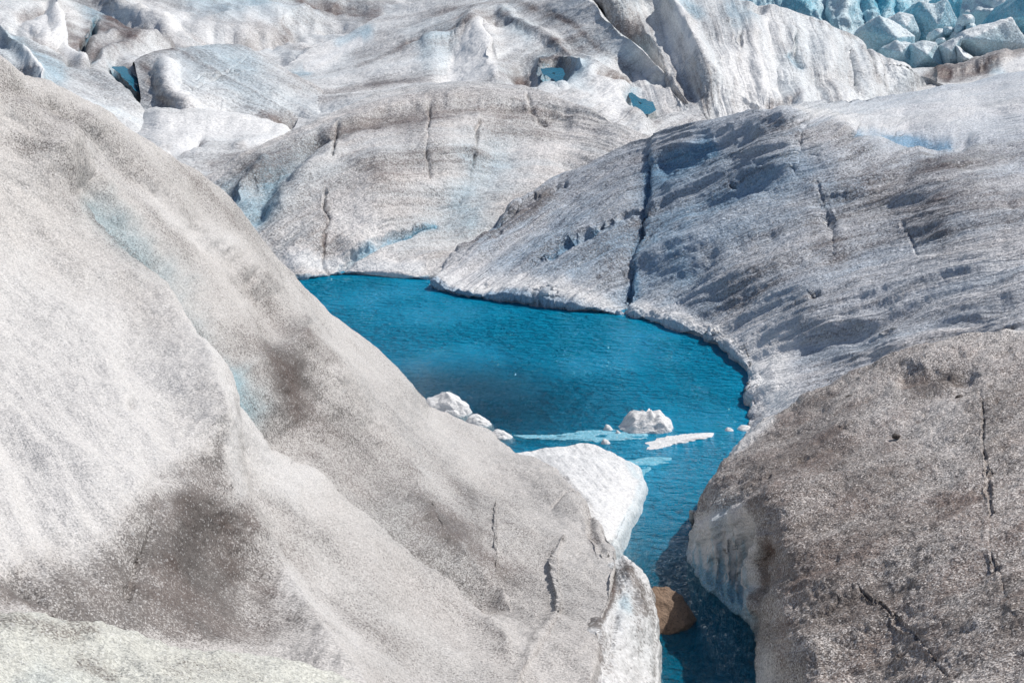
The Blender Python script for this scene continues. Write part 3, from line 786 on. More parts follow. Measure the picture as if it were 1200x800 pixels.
dome = patch(
    [[(150, 335), (330, 328), (345, 326), (400, 322), (450, 322), (498, 326), (560, 330)],
     [(200, 270), (300, 260), (400, 255), (500, 260), (640, 250)],
     [(225, 235), (300, 210), (400, 180), (520, 160), (620, 170), (720, 195)],
     [(240, 207), (270, 190), (300, 172), (340, 150), (400, 125), (440, 110), (500, 97), (560, 95), (620, 103), (680, 125), (740, 150), (800, 172)]],
    dome_depth, 1.4, dome_feats, dome_stamps, arc_flow(560, 480, 1.25), {'top': ('over', 9.0, 0.06, 24), 'bottom': ('dir', (0, 1, 0), 0.5, 2.6, 16)},
    noise=((0.3, 0.15), (1.0, 0.05), (4, 0.015)), streak=((0.10, 0.9, 0.12), (0.3, 2.6, 0.06), (0.7, 7, 0.025)))
build('hill', [dome], M_dome)

# ------------------------------------------------------------------ background glacier
FN = ((0.13, 0.36), (0.5, 0.08), (1.8, 0.03), (5, 0.015))
valley = patch(
    [[(-200, 260), (200, 260), (500, 240), (900, 220), (1300, 200)], [(-200, 170), (150, 170), (350, 165), (700, 160), (1300, 150)], [(-200, 100), (150, 125), (350, 130), (700, 120), (1300, 100)]],
    [(-200, 260, 60), (200, 260, 60), (500, 240, 66), (900, 220, 70), (1300, 200, 75), (150, 170, 72), (185, 138, 76.5), (205, 155, 73.5), (330, 165, 75), (150, 125, 86), (340, 140, 84), (700, 120, 90), (1300, 100, 105), (-200, 100, 80), (700, 160, 82), (1300, 150, 95)],
    2.6, [('ridge', [(200, 180), (235, 172)], 7, -.3), ('ridge', [(280, 178), (330, 170)], 5, .2), ('ridge', [(140, 133), (230, 140), (330, 155)], 9, .2)],
    [('snow', [(205, 178), (228, 170)], 8, .6), ('snow', [(290, 178), (325, 170)], 5, .8), ('dirt', [(215, 182), (240, 168)], 3, .6), ('dirt', [(250, 195), (330, 180)], 7, .3), ('snow_area', [(130, 135), (340, 150), (330, 165), (180, 165)], 12, .25)],
    lin_flow(1, 0.05), {'left': ('dir', (-1, 0, 0), 30, -2, 90), 'right': ('dir', (1, 0, 0), 30, -2, 90)}, noise=FN, streak=((0.06, 0.6, 0.08),))
build('terrain', [valley], M_far)

back = patch(
    [[(-200, 140), (100, 135), (250, 130), (430, 120), (700, 110), (1000, 100), (1400, 90)], [(-200, -70), (250, -70), (700, -70), (1400, -70)]],
    [(-200, 140, 106), (250, 130, 106), (700, 110, 110), (1400, 90, 116), (-200, 75, 112), (100, 70, 112), (250, 60, 112), (430, 55, 112), (700, 60, 125), (1000, 60, 125), (1400, 60, 130), (-200, -70, 150), (100, 0, 128), (250, 0, 130), (250, -70, 150), (700, -70, 160), (1400, -70, 160), (430, 0, 135), (1100, 0, 136)],
    3.0, [('ridge', [(130, 8), (150, 25), (200, 45)], 10, .5), ('ridge', [(210, 40), (300, 45), (340, 35)], 10, -.8), ('ridge', [(370, 2), (420, 12)], 8, -.8), ('crest', [(120, 5), (160, 30), (215, 50)], 10, .9), ('crest', [(240, 50), (300, 44), (350, 30), (400, 22)], 8, -1.0), ('crest', [(330, 20), (370, 8), (420, 14)], 8, .7), ('crest', [(250, 10), (320, 14)], 12, .5)],
    [('dirt', [(100, 22), (140, 50), (200, 58)], 5, .4), ('dirt', [(230, 25), (300, 30), (350, 20)], 4, .3), ('dirt', [(215, 42), (260, 46), (300, 40), (340, 30)], 6, .55), ('dirt', [(355, 0), (400, 6), (440, 12)], 9, .6), ('blue', [(240, 8), (300, 8)], 22, .35), ('snow', [(170, 10), (200, 35), (300, 30)], 22, .3), ('blue_area', [(860, -40), (1260, -40), (1260, 60), (960, 60)], 20, .3)],
    lin_flow(1, 0.3), {'top': ('over', 60, 0.0, 8), 'left': ('dir', (-1, 0, 0), 60, -8, 110), 'right': ('dir', (1, 0, 0), 60, -8, 110)}, noise=((0.1, .6), (0.4, .3), (1.5, .1), (4, .03)), streak=((0.06, 0.5, 0.1),))
build('glacier', [back], M_far)

slope_left = patch(
    [[(-160, 240), (-40, 220), (100, 190), (180, 150), (200, 140)],
     [(-160, 110), (0, 110), (80, 120), (140, 120), (195, 130)],
     [(-160, 60), (0, 40), (60, 50), (100, 75), (140, 75), (165, 95)],
     [(-160, 10), (0, 2), (60, 0), (100, 5), (130, 20), (160, 40), (205, 58)]],
    [(-160, 240, 60), (-40, 220, 62), (100, 190, 68), (200, 142, 80), (-160, 110, 70), (0, 110, 74), (80, 120, 76), (195, 130, 82), (0, 40, 90), (60, 40, 92), (100, 75, 88), (140, 75, 90), (170, 95, 86), (-160, 10, 95), (0, 2, 102), (60, 0, 106), (100, 5, 112), (130, 20, 110), (205, 58, 108), (95, 40, 101), (30, 70, 83)],
    1.5, [('ridge', [(62, 8), (64, 32), (78, 55), (96, 75)], 5, .9), ('ridge', [(70, 20), (78, 48), (100, 70)], 9, -.7), ('ridge', [(20, 32), (45, 42), (72, 58), (85, 72)], 6, -.5), ('ridge', [(0, 40), (20, 60), (50, 92)], 5, .55), ('ridge', [(0, 72), (30, 90)], 5, -.5),
          ('crack', [(112, 25), (108, 40), (98, 52), (97, 65), (112, 74)], 2.5, .9), ('ridge', [(135, 80), (155, 98), (185, 124)], 8, -.9), ('ridge', [(110, 52), (135, 42), (175, 48)], 7, .5), ('ridge', [(120, 68), (160, 52), (195, 55)], 7, .5), ('ridge', [(25, 18), (50, 12)], 6, -.5)],
    [('dirt', [(22, 18), (50, 12)], 5, .6), ('dirt', [(75, 20), (85, 45), (95, 60)], 9, .35), ('dirt', [(105, 40), (130, 30), (150, 40)], 14, .45), ('dirt', [(110, 65), (140, 55), (160, 50)], 9, .4), ('dirt', [(40, 38), (60, 48), (75, 60)], 4, .5), ('dirt', [(0, 75), (30, 90)], 7, .5), ('dirt', [(150, 85), (185, 110), (195, 125)], 8, .5), ('dirt', [(130, 20), (165, 38), (200, 55)], 6, .45),
     ('blue', [(20, 50), (50, 75), (70, 90)], 12, .35), ('blue', [(105, 0), (112, 15)], 12, .5), ('blue', [(112, 25), (108, 40), (98, 52), (97, 65), (112, 74)], 3, 1.0), ('blue', [(133, 78), (155, 100), (187, 126)], 6, .9), ('snow', [(64, 12), (66, 35), (80, 56), (96, 75)], 4, .7), ('snow', [(30, 68), (50, 92)], 3, .7), ('snow_area', [(15, 20), (60, 12), (62, 34), (85, 65), (40, 40)], 6, .3)],
    lin_flow(1, 0.45), {'top': ('over', 10, .02, 12), 'right': ('dir', (1, .3, 0), 3.5, 1.6, 12), 'left': ('dir', (-1, 0, 0), 30, -3, 110)}, noise=FN, streak=((0.08, 0.8, 0.10), (0.2, 2.5, .04)))
build('hill', [slope_left], M_far)

mound = patch(
    [[(150, 190), (190, 170), (260, 172), (340, 175), (420, 165)], [(165, 120), (195, 128), (260, 140), (340, 152), (400, 140)], [(160, 85), (180, 80), (220, 80), (320, 90), (395, 122)], [(158, 76), (170, 67), (200, 61), (235, 55), (270, 50), (290, 54), (320, 72), (350, 90), (400, 122), (425, 140)]],
    [(150, 190, 74), (260, 172, 76), (420, 165, 78), (190, 125, 79), (260, 140, 79), (340, 150, 78.5), (400, 140, 80), (165, 85, 86), (270, 52, 92), (220, 60, 91), (320, 72, 90), (400, 122, 84), (260, 90, 84), (220, 100, 81.5), (320, 110, 82.5), (425, 140, 84)],
    1.3, [('crack', [(225, 95), (250, 88), (270, 86), (310, 88)], 0.9, .12), ('crack', [(290, 66), (268, 86), (225, 105)], 0.9, .12), ('crack', [(240, 150), (256, 135), (260, 118)], 0.9, .10), ('ridge', [(195, 85), (200, 110), (215, 130)], 10, .5), ('crack', [(210, 98), (222, 108)], 1.2, .15), ('ridge', [(330, 148), (350, 140)], 9, -.3)],
    [('blue', [(230, 75), (280, 70)], 26, .22), ('dirt', [(170, 85), (190, 105), (205, 130)], 11, .5), ('dirt', [(310, 145), (345, 140)], 11, .5), ('dirt', [(170, 65), (200, 60)], 8, .3), ('blue', [(300, 120), (280, 105)], 24, .12), ('snow', [(210, 90), (215, 125)], 14, .3), ('dirt', [(340, 85), (400, 122)], 5, .2)],  # left-edge dirt stamp: the mound's shaded side put into the colour
    lin_flow(1, 0.5), {'top': ('over', 9, .05, 14)}, noise=FN, streak=((0.1, .6, .06),))
build('hill', [mound], M_far)

slope_mid = patch(
    [[(330, 190), (450, 170), (560, 170), (700, 190), (850, 175)], [(350, 130), (420, 120), (520, 110), (640, 125), (740, 140), (830, 140)], [(345, 95), (420, 75), (520, 60), (640, 70), (740, 90), (790, 100)],
     [(330, 78), (350, 62), (380, 50), (410, 42), (440, 24), (470, 10), (500, 0), (560, -25), (620, -30), (690, 0), (720, 30), (750, 55), (768, 75), (800, 110)]],
    [(330, 190, 72), (560, 170, 74), (850, 175, 75), (420, 120, 81), (520, 110, 82), (640, 120, 80), (740, 135, 79), (830, 140, 79), (345, 95, 90), (520, 60, 93), (640, 70, 92), (740, 85, 90), (790, 100, 88), (330, 78, 96), (410, 42, 106), (470, 10, 112), (560, -25, 113), (620, -30, 111), (690, 0, 99), (768, 75, 88.5), (750, 55, 90), (660, 85, 88), (700, 105, 83), (580, 20, 104)],
    1.4, [('ridge', [(556, 35), (568, 60), (580, 90)], 14, .6), ('ridge', [(530, 60), (528, 90)], 16, -.5), ('ridge', [(500, 50), (550, 32)], 6, .3), ('ridge', [(612, 85), (625, 98)], 10, -.8), ('ridge', [(650, 88)], 13, -1.0), ('ridge', [(630, 75), (655, 70), (680, 82)], 5, .5), ('ridge', [(640, 98), (660, 102)], 5, .3), ('ridge', [(745, 120), (758, 128)], 11, -.7), ('ridge', [(690, 85), (720, 110), (750, 150)], 10, .4), ('ridge', [(590, 20), (680, 70), (730, 95)], 7, .35), ('ridge', [(700, 90), (740, 98), (770, 92)], 4, -.4), ('crack', [(480, 48), (560, 28), (600, 30)], 2.5, .2), ('crack', [(562, 42), (578, 70)], 2.5, .3)],
    [('dirt', [(440, 40), (520, 12), (600, 2), (680, 30)], 4, .35), ('dirt', [(420, 75), (500, 42), (570, 34)], 4, .4), ('dirt', [(590, 20), (680, 72), (740, 96)], 4, .35), ('dirt', [(640, 8), (700, 50), (745, 85)], 4, .35), ('dirt', [(370, 110), (450, 92), (520, 92)], 5, .35), ('blue', [(640, 82), (655, 90)], 9, .6), ('blue', [(742, 112), (758, 128)], 10, .55), ('blue', [(500, 55), (520, 45)], 16, .35), ('blue', [(600, 25), (620, 40)], 14, .3), ('dirt', [(470, 55), (520, 30), (580, 20)], 7, .3), ('dirt', [(440, 95), (500, 75)], 12, .25), ('dirt', [(610, 85), (622, 98)], 7, .75), ('dirt', [(632, 75), (655, 72), (672, 82)], 5, .45), ('dirt', [(700, 90), (740, 97)], 4, .6), ('dirt', [(620, 10), (690, 65)], 8, .15), ('blue', [(640, 75), (675, 85)], 10, .35), ('dirt', [(740, 136), (770, 140)], 9, .3), ('blue', [(660, 95), (690, 110)], 10, .2),
     ('snow_area', [(530, 60), (560, 40), (585, 95), (520, 100)], 8, .45), ('snow', [(360, 72), (420, 46)], 3.5, .9), ('blue', [(400, 52), (430, 36)], 7, .45), ('blue', [(340, 82), (360, 78)], 5, .4), ('dirt', [(420, 60), (470, 45)], 8, .25), ('snow', [(700, 110), (730, 130)], 14, .3), ('blue', [(735, 65), (755, 80)], 8, .2), ('dirt', [(360, 120), (440, 100)], 8, .15)],  # snow_area is a sunlit facet painted white; blue left of it is shade
    lin_flow(1, -0.35, 0.0006, 560, 60), {'top': ('over', 10, .02, 14)}, noise=FN, streak=((0.07, .7, .14), (0.2, 2.2, .05)))
build('hill', [slope_mid], M_far)

wall = patch(
    [[(640, 190), (800, 180), (900, 170), (1010, 150), (1130, 130)], [(660, 120), (800, 125), (880, 120), (1000, 110), (1110, 100)], [(630, 30), (770, 50), (860, 50), (960, 60), (1060, 85)], [(600, -25), (680, -50), (780, -30), (840, -14), (870, 0), (900, 5), (930, 14), (960, 26), (980, 38), (1005, 46), (1020, 58), (1050, 75), (1075, 88), (1102, 101)]],
    [(700, 190, 74), (800, 180, 76), (1010, 150, 84), (1130, 130, 88), (740, 120, 84.5), (640, 100, 96), (640, 0, 114), (800, 130, 82), (880, 120, 84), (1000, 108, 88), (1110, 100, 92), (690, 0, 102), (770, 50, 93), (768, 88, 88), (860, 50, 91), (960, 60, 93), (1060, 85, 94), (720, -45, 103), (870, 0, 100), (930, 14, 99), (1005, 46, 98), (1102, 101, 95), (760, 20, 101)],
    1.3, [('ridge', [(790, 0), (800, 30), (815, 60), (830, 95)], 12, .9), ('ridge', [(770, 0), (780, 40), (800, 90), (830, 125)], 12, -.4), ('ridge', [(695, 8), (730, 25), (755, 55), (768, 85)], 8, -1.0), ('ridge', [(768, 88), (775, 93)], 7, -.6),
          ('crack', [(768, 85), (800, 115), (830, 135)], 3.0, .5), ('crack', [(930, 30), (932, 60)], 2.0, .35), ('ridge', [(930, 65), (937, 78)], 5, -.5), ('crack', [(997, 65), (1003, 92)], 2.2, .3), ('crack', [(1015, 52), (1025, 85)], 2.2, .3), ('crack', [(1035, 90), (1042, 108)], 2.2, .3), ('crack', [(868, 35), (867, 55)], 1.8, .25), ('ridge', [(890, 7)], 6, -.5), ('ridge', [(905, 100), (1000, 90)], 10, -.3), ('crack', [(872, 115), (884, 125)], 2.5, .35), ('ridge', [(900, 122), (930, 118)], 4, -.25)]
    + [('ridge', [(880 + 22 * k, 20 + 8 * k), (886 + 23 * k, 60 + 7 * k), (893 + 24 * k, 110 + 3 * k)], 6, (.16, -.2)[k % 2]) for k in range(9)],
    [('dirt', [(700, 10), (740, 30), (775, 70), (800, 105)], 14, .40), ('dirt', [(735, 15), (760, 25)], 12, .2), ('dirt', [(800, 50), (830, 110)], 10, .35), ('blue', [(700, 22), (740, 45), (765, 85)], 6, .8), ('blue', [(770, 90), (776, 92)], 6, .9), ('dirt', [(900, 122), (935, 116)], 5, .5), ('blue', [(800, 8), (815, 15)], 10, .5), ('blue', [(860, 5), (870, 20)], 14, .35), ('blue', [(930, 65), (937, 78)], 5, .7), ('dirt', [(930, 14), (1000, 45)], 3, .3), ('snow', [(795, 5), (800, 40), (812, 70)], 5, .6), ('snow', [(890, 60), (900, 110)], 40, .25),
     ('dirt', [(870, 40), (860, 110)], 3, .2), ('dirt', [(1010, 60), (1030, 95)], 4, .35)],
    lin_flow(0.35, 1), {'top': ('over', 10, .03, 14)}, noise=FN, streak=((0.08, .8, .10), (0.25, 2.5, .05)))
build('hill', [wall], M_far)

foot = patch(
    [[(900, 150), (1050, 140), (1200, 130), (1300, 120)], [(960, 100), (1080, 100), (1130, 92), (1200, 85), (1300, 80)], [(1000, 78), (1060, 75), (1100, 82), (1140, 76), (1180, 66), (1200, 60), (1300, 45)]],
    [(900, 150, 88), (1300, 120, 90), (960, 100, 95), (1100, 96, 97), (1200, 85, 98), (1000, 78, 104), (1100, 82, 103), (1200, 60, 104), (1300, 45, 106)], 1.5,
    [('ridge', [(1100, 85), (1180, 72)], 5, .4)], [('dirt', [(1090, 88), (1130, 86), (1160, 78), (1200, 62)], 9, .5), ('dirt', [(1100, 84), (1112, 90)], 4, .6), ('snow', [(1170, 85), (1200, 72)], 7, .35), ('blue', [(1165, 82), (1175, 85)], 5, .6)], lin_flow(1, -.3), {'top': ('over', 12, .02, 10)}, noise=FN)
build('moraine', [foot], M_far)

gx, gy = np.meshgrid(np.linspace(-1500, 1500, 61), np.linspace(-600, 2400, 61))
gz = np.full(gx.size, -4.6)
GV = np.stack([gx.ravel(), gy.ravel(), gz], -1)
tag(mesh_from('ground', GV, grid_faces(*gx.shape), M_far, {'dirt': 0 * gz, 'blue': 0 * gz, 'snow': 0 * gz, 'flow': GV.copy()}), kind='structure')

# ------------------------------------------------------------------ pond: bed, water body
xs, ys = np.arange(-9, 9.01, 0.12), np.arange(14, 53.01, 0.15)
X, Yg = np.meshgrid(xs, ys)
hole = np.exp(-(((X + 1.2) / 2.6) ** 2 + ((Yg - 37.0) / 2.6) ** 2))
depthm = 1.35 + 1.5 * hole - 0.25 * np.exp(-(((X - 4.0) / 1.5) ** 2 + ((Yg - 36) / 3) ** 2)) + 0.35 * sm(34.5 - Yg, 0, 2)
depthm = depthm + 0.16 * fbm(np.stack([X.ravel() * .5, Yg.ravel() * .5, 0 * X.ravel()], -1), 3).reshape(X.shape)
silt_dark = np.clip(0.75 * hole + 0.45 * sm(34.5 - Yg, 0, 2), 0, 1)  # silt; in the hole, dark ripple reflections are put into it too
V = np.stack([X, Yg, -depthm], -1).reshape(-1, 3)
bed = mesh_from('pond_bed', V, grid_faces(*X.shape), M_bed, {'dirt': silt_dark.ravel(), 'blue': np.zeros(len(V)), 'snow': np.zeros(len(V)), 'flow': V.copy()})
tag(bed, kind='structure')
bm = bmesh.new()
bmesh.ops.create_cube(bm, size=1)
for v in bm.verts:
    v.co = Vector((v.co.x * 17.6, 33.5 + v.co.y * 38.6, -2.5 + 2.5 * (v.co.z + 0.5) * 1.0 - (0.5 - v.co.z) * 1.5))
me = bpy.data.meshes.new('water'); bm.to_mesh(me); bm.free(); me.materials.append(M_water)
water = bpy.data.objects.new('water', me); COL.objects.link(water); tag(water, kind='structure')

# ------------------------------------------------------------------ small melt pools on the glacier
def sheet(name, poly, tps, mat, lift=0.06, kind='structure'):
    "a small pool lying in its hollow"
    poly = resample(list(poly) + [poly[0]], 90)[:-1]
    q3 = np.stack([poly[:, 0] / 7, poly[:, 1] / 7, 0 * poly[:, 0] + 2.2], -1)
    poly = poly + np.stack([2.2 * fbm(q3, 3), 1.6 * fbm(q3 + 5, 3)], -1)
    c = poly.mean(0)
    rings, n = 10, len(poly)
    pts = np.vstack([c + (poly - c) * (k / rings) for k in range(1, rings + 1)])
    Y = tps(pts[:, 0], pts[:, 1])
    W = P(pts[:, 0], pts[:, 1], Y)
    d = np.array([0, 0, CAM_H]) - W; d /= np.linalg.norm(d, axis=1)[:, None]
    W = W + d * lift
    F = []
    for k in range(rings - 1):
        for j in range(n):
            F.append((k * n + j, k * n + (j + 1) % n, (k + 1) * n + (j + 1) % n, (k + 1) * n + j))
    me = bpy.data.meshes.new(name)
    me.from_pydata([tuple(v) for v in W], [], F + [tuple(range(n))]); me.materials.append(mat)
    o = bpy.data.objects.new(name, me); COL.objects.link(o); tag(o, kind=kind)
    for p in me.polygons: p.use_smooth = True
    return o
sheet('meltwater_pool', [(633, 81), (645, 79), (660, 82), (662, 89), (656, 96), (645, 92), (637, 88)], slope_mid[3], M_pool, 0.05)
sheet('meltwater_pool', [(733, 106), (751, 115), (766, 121), (765, 132), (747, 132), (741, 120)], slope_mid[3], M_pool, 0.05)
sheet('meltwater_stream', [(131, 78), (146, 80), (167, 97), (186, 114), (192, 127), (178, 125), (160, 108), (143, 90)], slope_left[3], M_pool, 0.05)

# ------------------------------------------------------------------ floating ice
def lump(name, px0, px1, py_base, top, mat, depth=0.5, seed=0, under=0.12, teeth=0.0, n=70):
    """a chunk of ice with its waterline at py_base; `top` lists (0..1 across, height in m)"""
    rs = np.random.RandomState(seed)
    Yb = yz((px0 + px1) / 2, py_base, 0.0)
    c = P(np.array([(px0 + px1) / 2.0]), np.array([float(py_base)]), np.array([Yb]))[0]
    w = (px1 - px0) * math.hypot(Yb, CAM_H) / FPX
    m = n
    th = np.linspace(0, 2 * np.pi, m, endpoint=False)
    lev = 26
    prof_x, prof_z = np.array([t for t, _ in top]), np.array([h for _, h in top])
    V = []
    dep = w * depth
    for k in range(lev + 1):
        t = k / lev
        shrink = (1 - t ** 3.2) ** 0.45 if t < 1 else 0.0
        for a in th:
            ca, sa = math.cos(a), math.sin(a)
            q = 0.5 + 0.5 * np.sign(ca) * abs(ca) ** 0.8 * shrink
            hz = np.interp(q, prof_x, prof_z)
            x = (q - 0.5) * w
            y = np.sign(sa) * abs(sa) ** 0.8 * 0.5 * dep * shrink + dep * 0.5 * 0.3 + 0.35 * dep * t
            V.append((x, y, -under + (hz + under) * t))
    V = np.array(V)
    nn = fbm(V * (3.2 / w) + seed * 3.3, 4)
    rid = ridged(V * (6.5 / w) + seed * 1.7, 3)
    d = V - np.array([0, dep * 0.3, 0.1]); d /= np.maximum(np.linalg.norm(d, axis=1), 1e-6)[:, None]
    V = V + d * (0.045 * w * nn + 0.03 * w * rid)[:, None]
    F = []
    for k in range(lev):
        for j in range(m):
            F.append((k * m + j, k * m + (j + 1) % m, (k + 1) * m + (j + 1) % m, (k + 1) * m + j))
    o = mesh_from(name, V, np.array(F), mat, {'dirt': 0 * nn - .2, 'blue': 0.35 * sm(-V[:, 2], -0.10, 0.06), 'snow': 0 * nn + .15, 'flow': V.copy()})
    o.location = Vector(c)
    return o

tag(lump('ice_chunk', 725, 792, 505, [(0, .03), (.08, .12), (.2, .24), (.30, .36), (.36, .29), (.43, .35), (.50, .30), (.56, .38), (.62, .31), (.70, .38), (.76, .38), (.80, .25), (.9, .22), (.95, .10), (1, .05)], M_snow, .55, 3, .15),
    'largest white ice chunk with a jagged toothed top floating alone in the blue pond', 'ice chunk')
tag(lump('ice_chunk', 492, 552, 487, [(0, .30), (.15, .42), (.35, .36), (.55, .44), (.75, .30), (.88, .26), (.95, .22), (1, .05)], M_snow, .45, 8, .15),
    'blocky bluish white ice chunk resting against the grey left slope at the pond edge', 'ice chunk')
tag(lump('ice_chunk', 543, 578, 499, [(0, .08), (.2, .20), (.45, .22), (.7, .10), (1, .03)], M_snow, .5, 12, .1),
    'low white ice mound just right of the blocky chunk by the left slope', 'ice chunk')
tag(lump('ice_chunk', 572, 603, 514, [(0, .10), (.3, .16), (.6, .13), (.85, .05), (1, .02)], M_snow, .5, 15, .08),
    'flat tapering white ice piece at the slope edge, farthest right of its row', 'ice chunk')
for k, (a, b, y, h, lab) in enumerate([(707, 719, 504, .12, 'tiny white ice bit just left of the large toothed ice chunk'),
                                       (721, 728, 508, .07, 'speck of ice touching the lower left end of the toothed ice chunk'),
                                       (704, 716, 520, .10, 'small white ice bit in front of the pale turquoise slush floe'),
                                       (692, 700, 524, .06, 'tiny ice bit at the back rim of the white snow shelf'),
                                       (849, 861, 505, .07, 'small white ice bit off the right tip of the long floe'),
                                       (864, 886, 504, .08, 'elongated ice bit between the long floe and the brown right bank')]):
    tag(lump('ice_bit', a, b, y, [(0, .3 * h), (.3, h), (.6, .8 * h), (1, .2 * h)], M_snow, .6, 30 + k, .05, n=28), lab, 'ice bit', 'small ice bits floating in the pond')

def floe(name, outline, zfun, thick, seed, blue=0.0, snow=0.4, dome=0.02):
    pl = resample(list(outline) + [outline[0]], 160)[:-1]
    q3 = np.stack([pl[:, 0] / 6, pl[:, 1] / 3, 0 * pl[:, 0] + seed], -1)
    pl = pl + np.stack([2.2 * fbm(q3, 3), 0.9 * fbm(q3 + 7, 3)], -1)
    ctr = pl.mean(0)
    V = []
    rings = 12
    for k in range(1, rings + 1):
        q = ctr + (pl - ctr) * (k / rings)
        for x, y in q:
            z = zfun(x, y)
            edge = 1 - (k / rings) ** 4
            p = P(np.array([x]), np.array([y]), np.array([yz(x, y, z)]))[0]
            p[2] += dome * edge
            V.append(p)
    n = len(pl)
    V = np.array(V)
    V[:, 2] += (0.012 if dome > .01 else 0.022) * fbm(V * np.array([1.2, 5, 1]) + seed, 3)
    low = V[-n:].copy(); low[:, 2] -= thick
    V = np.vstack([V, low])
    F = []
    for k in range(rings):
        for j in range(n):
            F.append((k * n + j, k * n + (j + 1) % n, (k + 1) * n + (j + 1) % n, (k + 1) * n + j))
    me = bpy.data.meshes.new(name)
    me.from_pydata([tuple(v) for v in V], [], F + [tuple(range(n))[::-1]])
    for at, val in (('dirt', -.2), ('blue', blue), ('snow', snow)):
        a = me.attributes.new(at, 'FLOAT', 'POINT'); a.data.foreach_set('value', np.full(len(V), val, np.float32))
    for p in me.polygons: p.use_smooth = True
    me.materials.append(M_snow)
    o = bpy.data.objects.new(name, me); COL.objects.link(o)
    return o
tag(floe('ice_floe', [(720, 531), (735, 525), (746, 520), (772, 513), (790, 510), (812, 508), (834, 507), (834, 511), (816, 515), (790, 521), (757, 529), (738, 533)], lambda x, y: 0.012 - 0.07 * float(sm(np.array(785 - x), 0, 60)), .12, 1),
    'long thin white ice floe sloping under water toward the snow shelf', 'ice floe')
tag(floe('ice_floe', [(600, 509), (640, 510), (670, 507), (700, 503), (730, 504), (757, 508), (758, 513), (735, 515), (710, 518), (680, 516), (650, 515), (615, 514)], lambda x, y: 0.004, .1, 2, 0.95, 0.0, 0.004),
    'pale turquoise awash slush floe between the toothed ice chunk and the left slope', 'ice floe')
tag(floe('ice_floe', [(735, 540), (760, 535), (785, 534), (784, 541), (765, 548), (752, 558), (740, 552)], lambda x, y: 0.0, .1, 3, 1.0, 0.0, 0.004),
    'faint turquoise slush floe below the long floe, beside the snow shelf', 'ice floe')

# ------------------------------------------------------------------ boulder in the channel
def boulder():
    Yb = yz(785, 741, 0.0)
    def at(px, py, dy): return P(np.array([float(px)]), np.array([float(py)]), np.array([Yb + dy]))[0]
    pts = [at(752, 700, .5), at(752, 742, -.02), at(768, 687, .75), at(782, 688, .78), at(796, 698, .62), at(806, 711, .42), at(790, 742, -.05), at(803, 733, .05), at(816, 728, .45), at(812, 744, .35), at(770, 744, -.06),
           at(806, 716, .9), at(780, 697, 1.1), at(755, 700, 1.0), at(760, 760, .3), at(800, 760, .3), at(812, 760, .8), at(765, 760, .9)]
    c = np.mean(pts, 0)
    bm = bmesh.new()
    for p in pts: bm.verts.new(Vector(p - c))
    bmesh.ops.convex_hull(bm, input=bm.verts)
    for v in [v for v in bm.verts if not v.link_faces]: bm.verts.remove(v)
    bmesh.ops.bevel(bm, geom=bm.edges[:], offset=0.015, segments=1, affect='EDGES', profile=0.5)
    bmesh.ops.triangulate(bm, faces=bm.faces[:])
    for _ in range(3):
        bmesh.ops.subdivide_edges(bm, edges=[e for e in bm.edges if e.calc_length() > 0.03], cuts=1, use_grid_fill=False)
        bmesh.ops.triangulate(bm, faces=bm.faces[:])
    bm.normal_update()
    co = np.array([v.co[:] for v in bm.verts]); no = np.array([v.normal[:] for v in bm.verts])
    h = 0.035 * fbm(co * 4, 4) + 0.014 * ridged(co * 12, 4)
    for v, p in zip(bm.verts, co + no * h[:, None]): v.co = p
    me = bpy.data.meshes.new('boulder'); bm.to_mesh(me); bm.free(); me.materials.append(M_rock)
    for p in me.polygons: p.use_smooth = True
    o = bpy.data.objects.new('boulder', me); COL.objects.link(o); o.location = c
    return o
tag(boulder(), 'brown angular boulder half sunk in the narrow water channel between the ice walls', 'boulder')

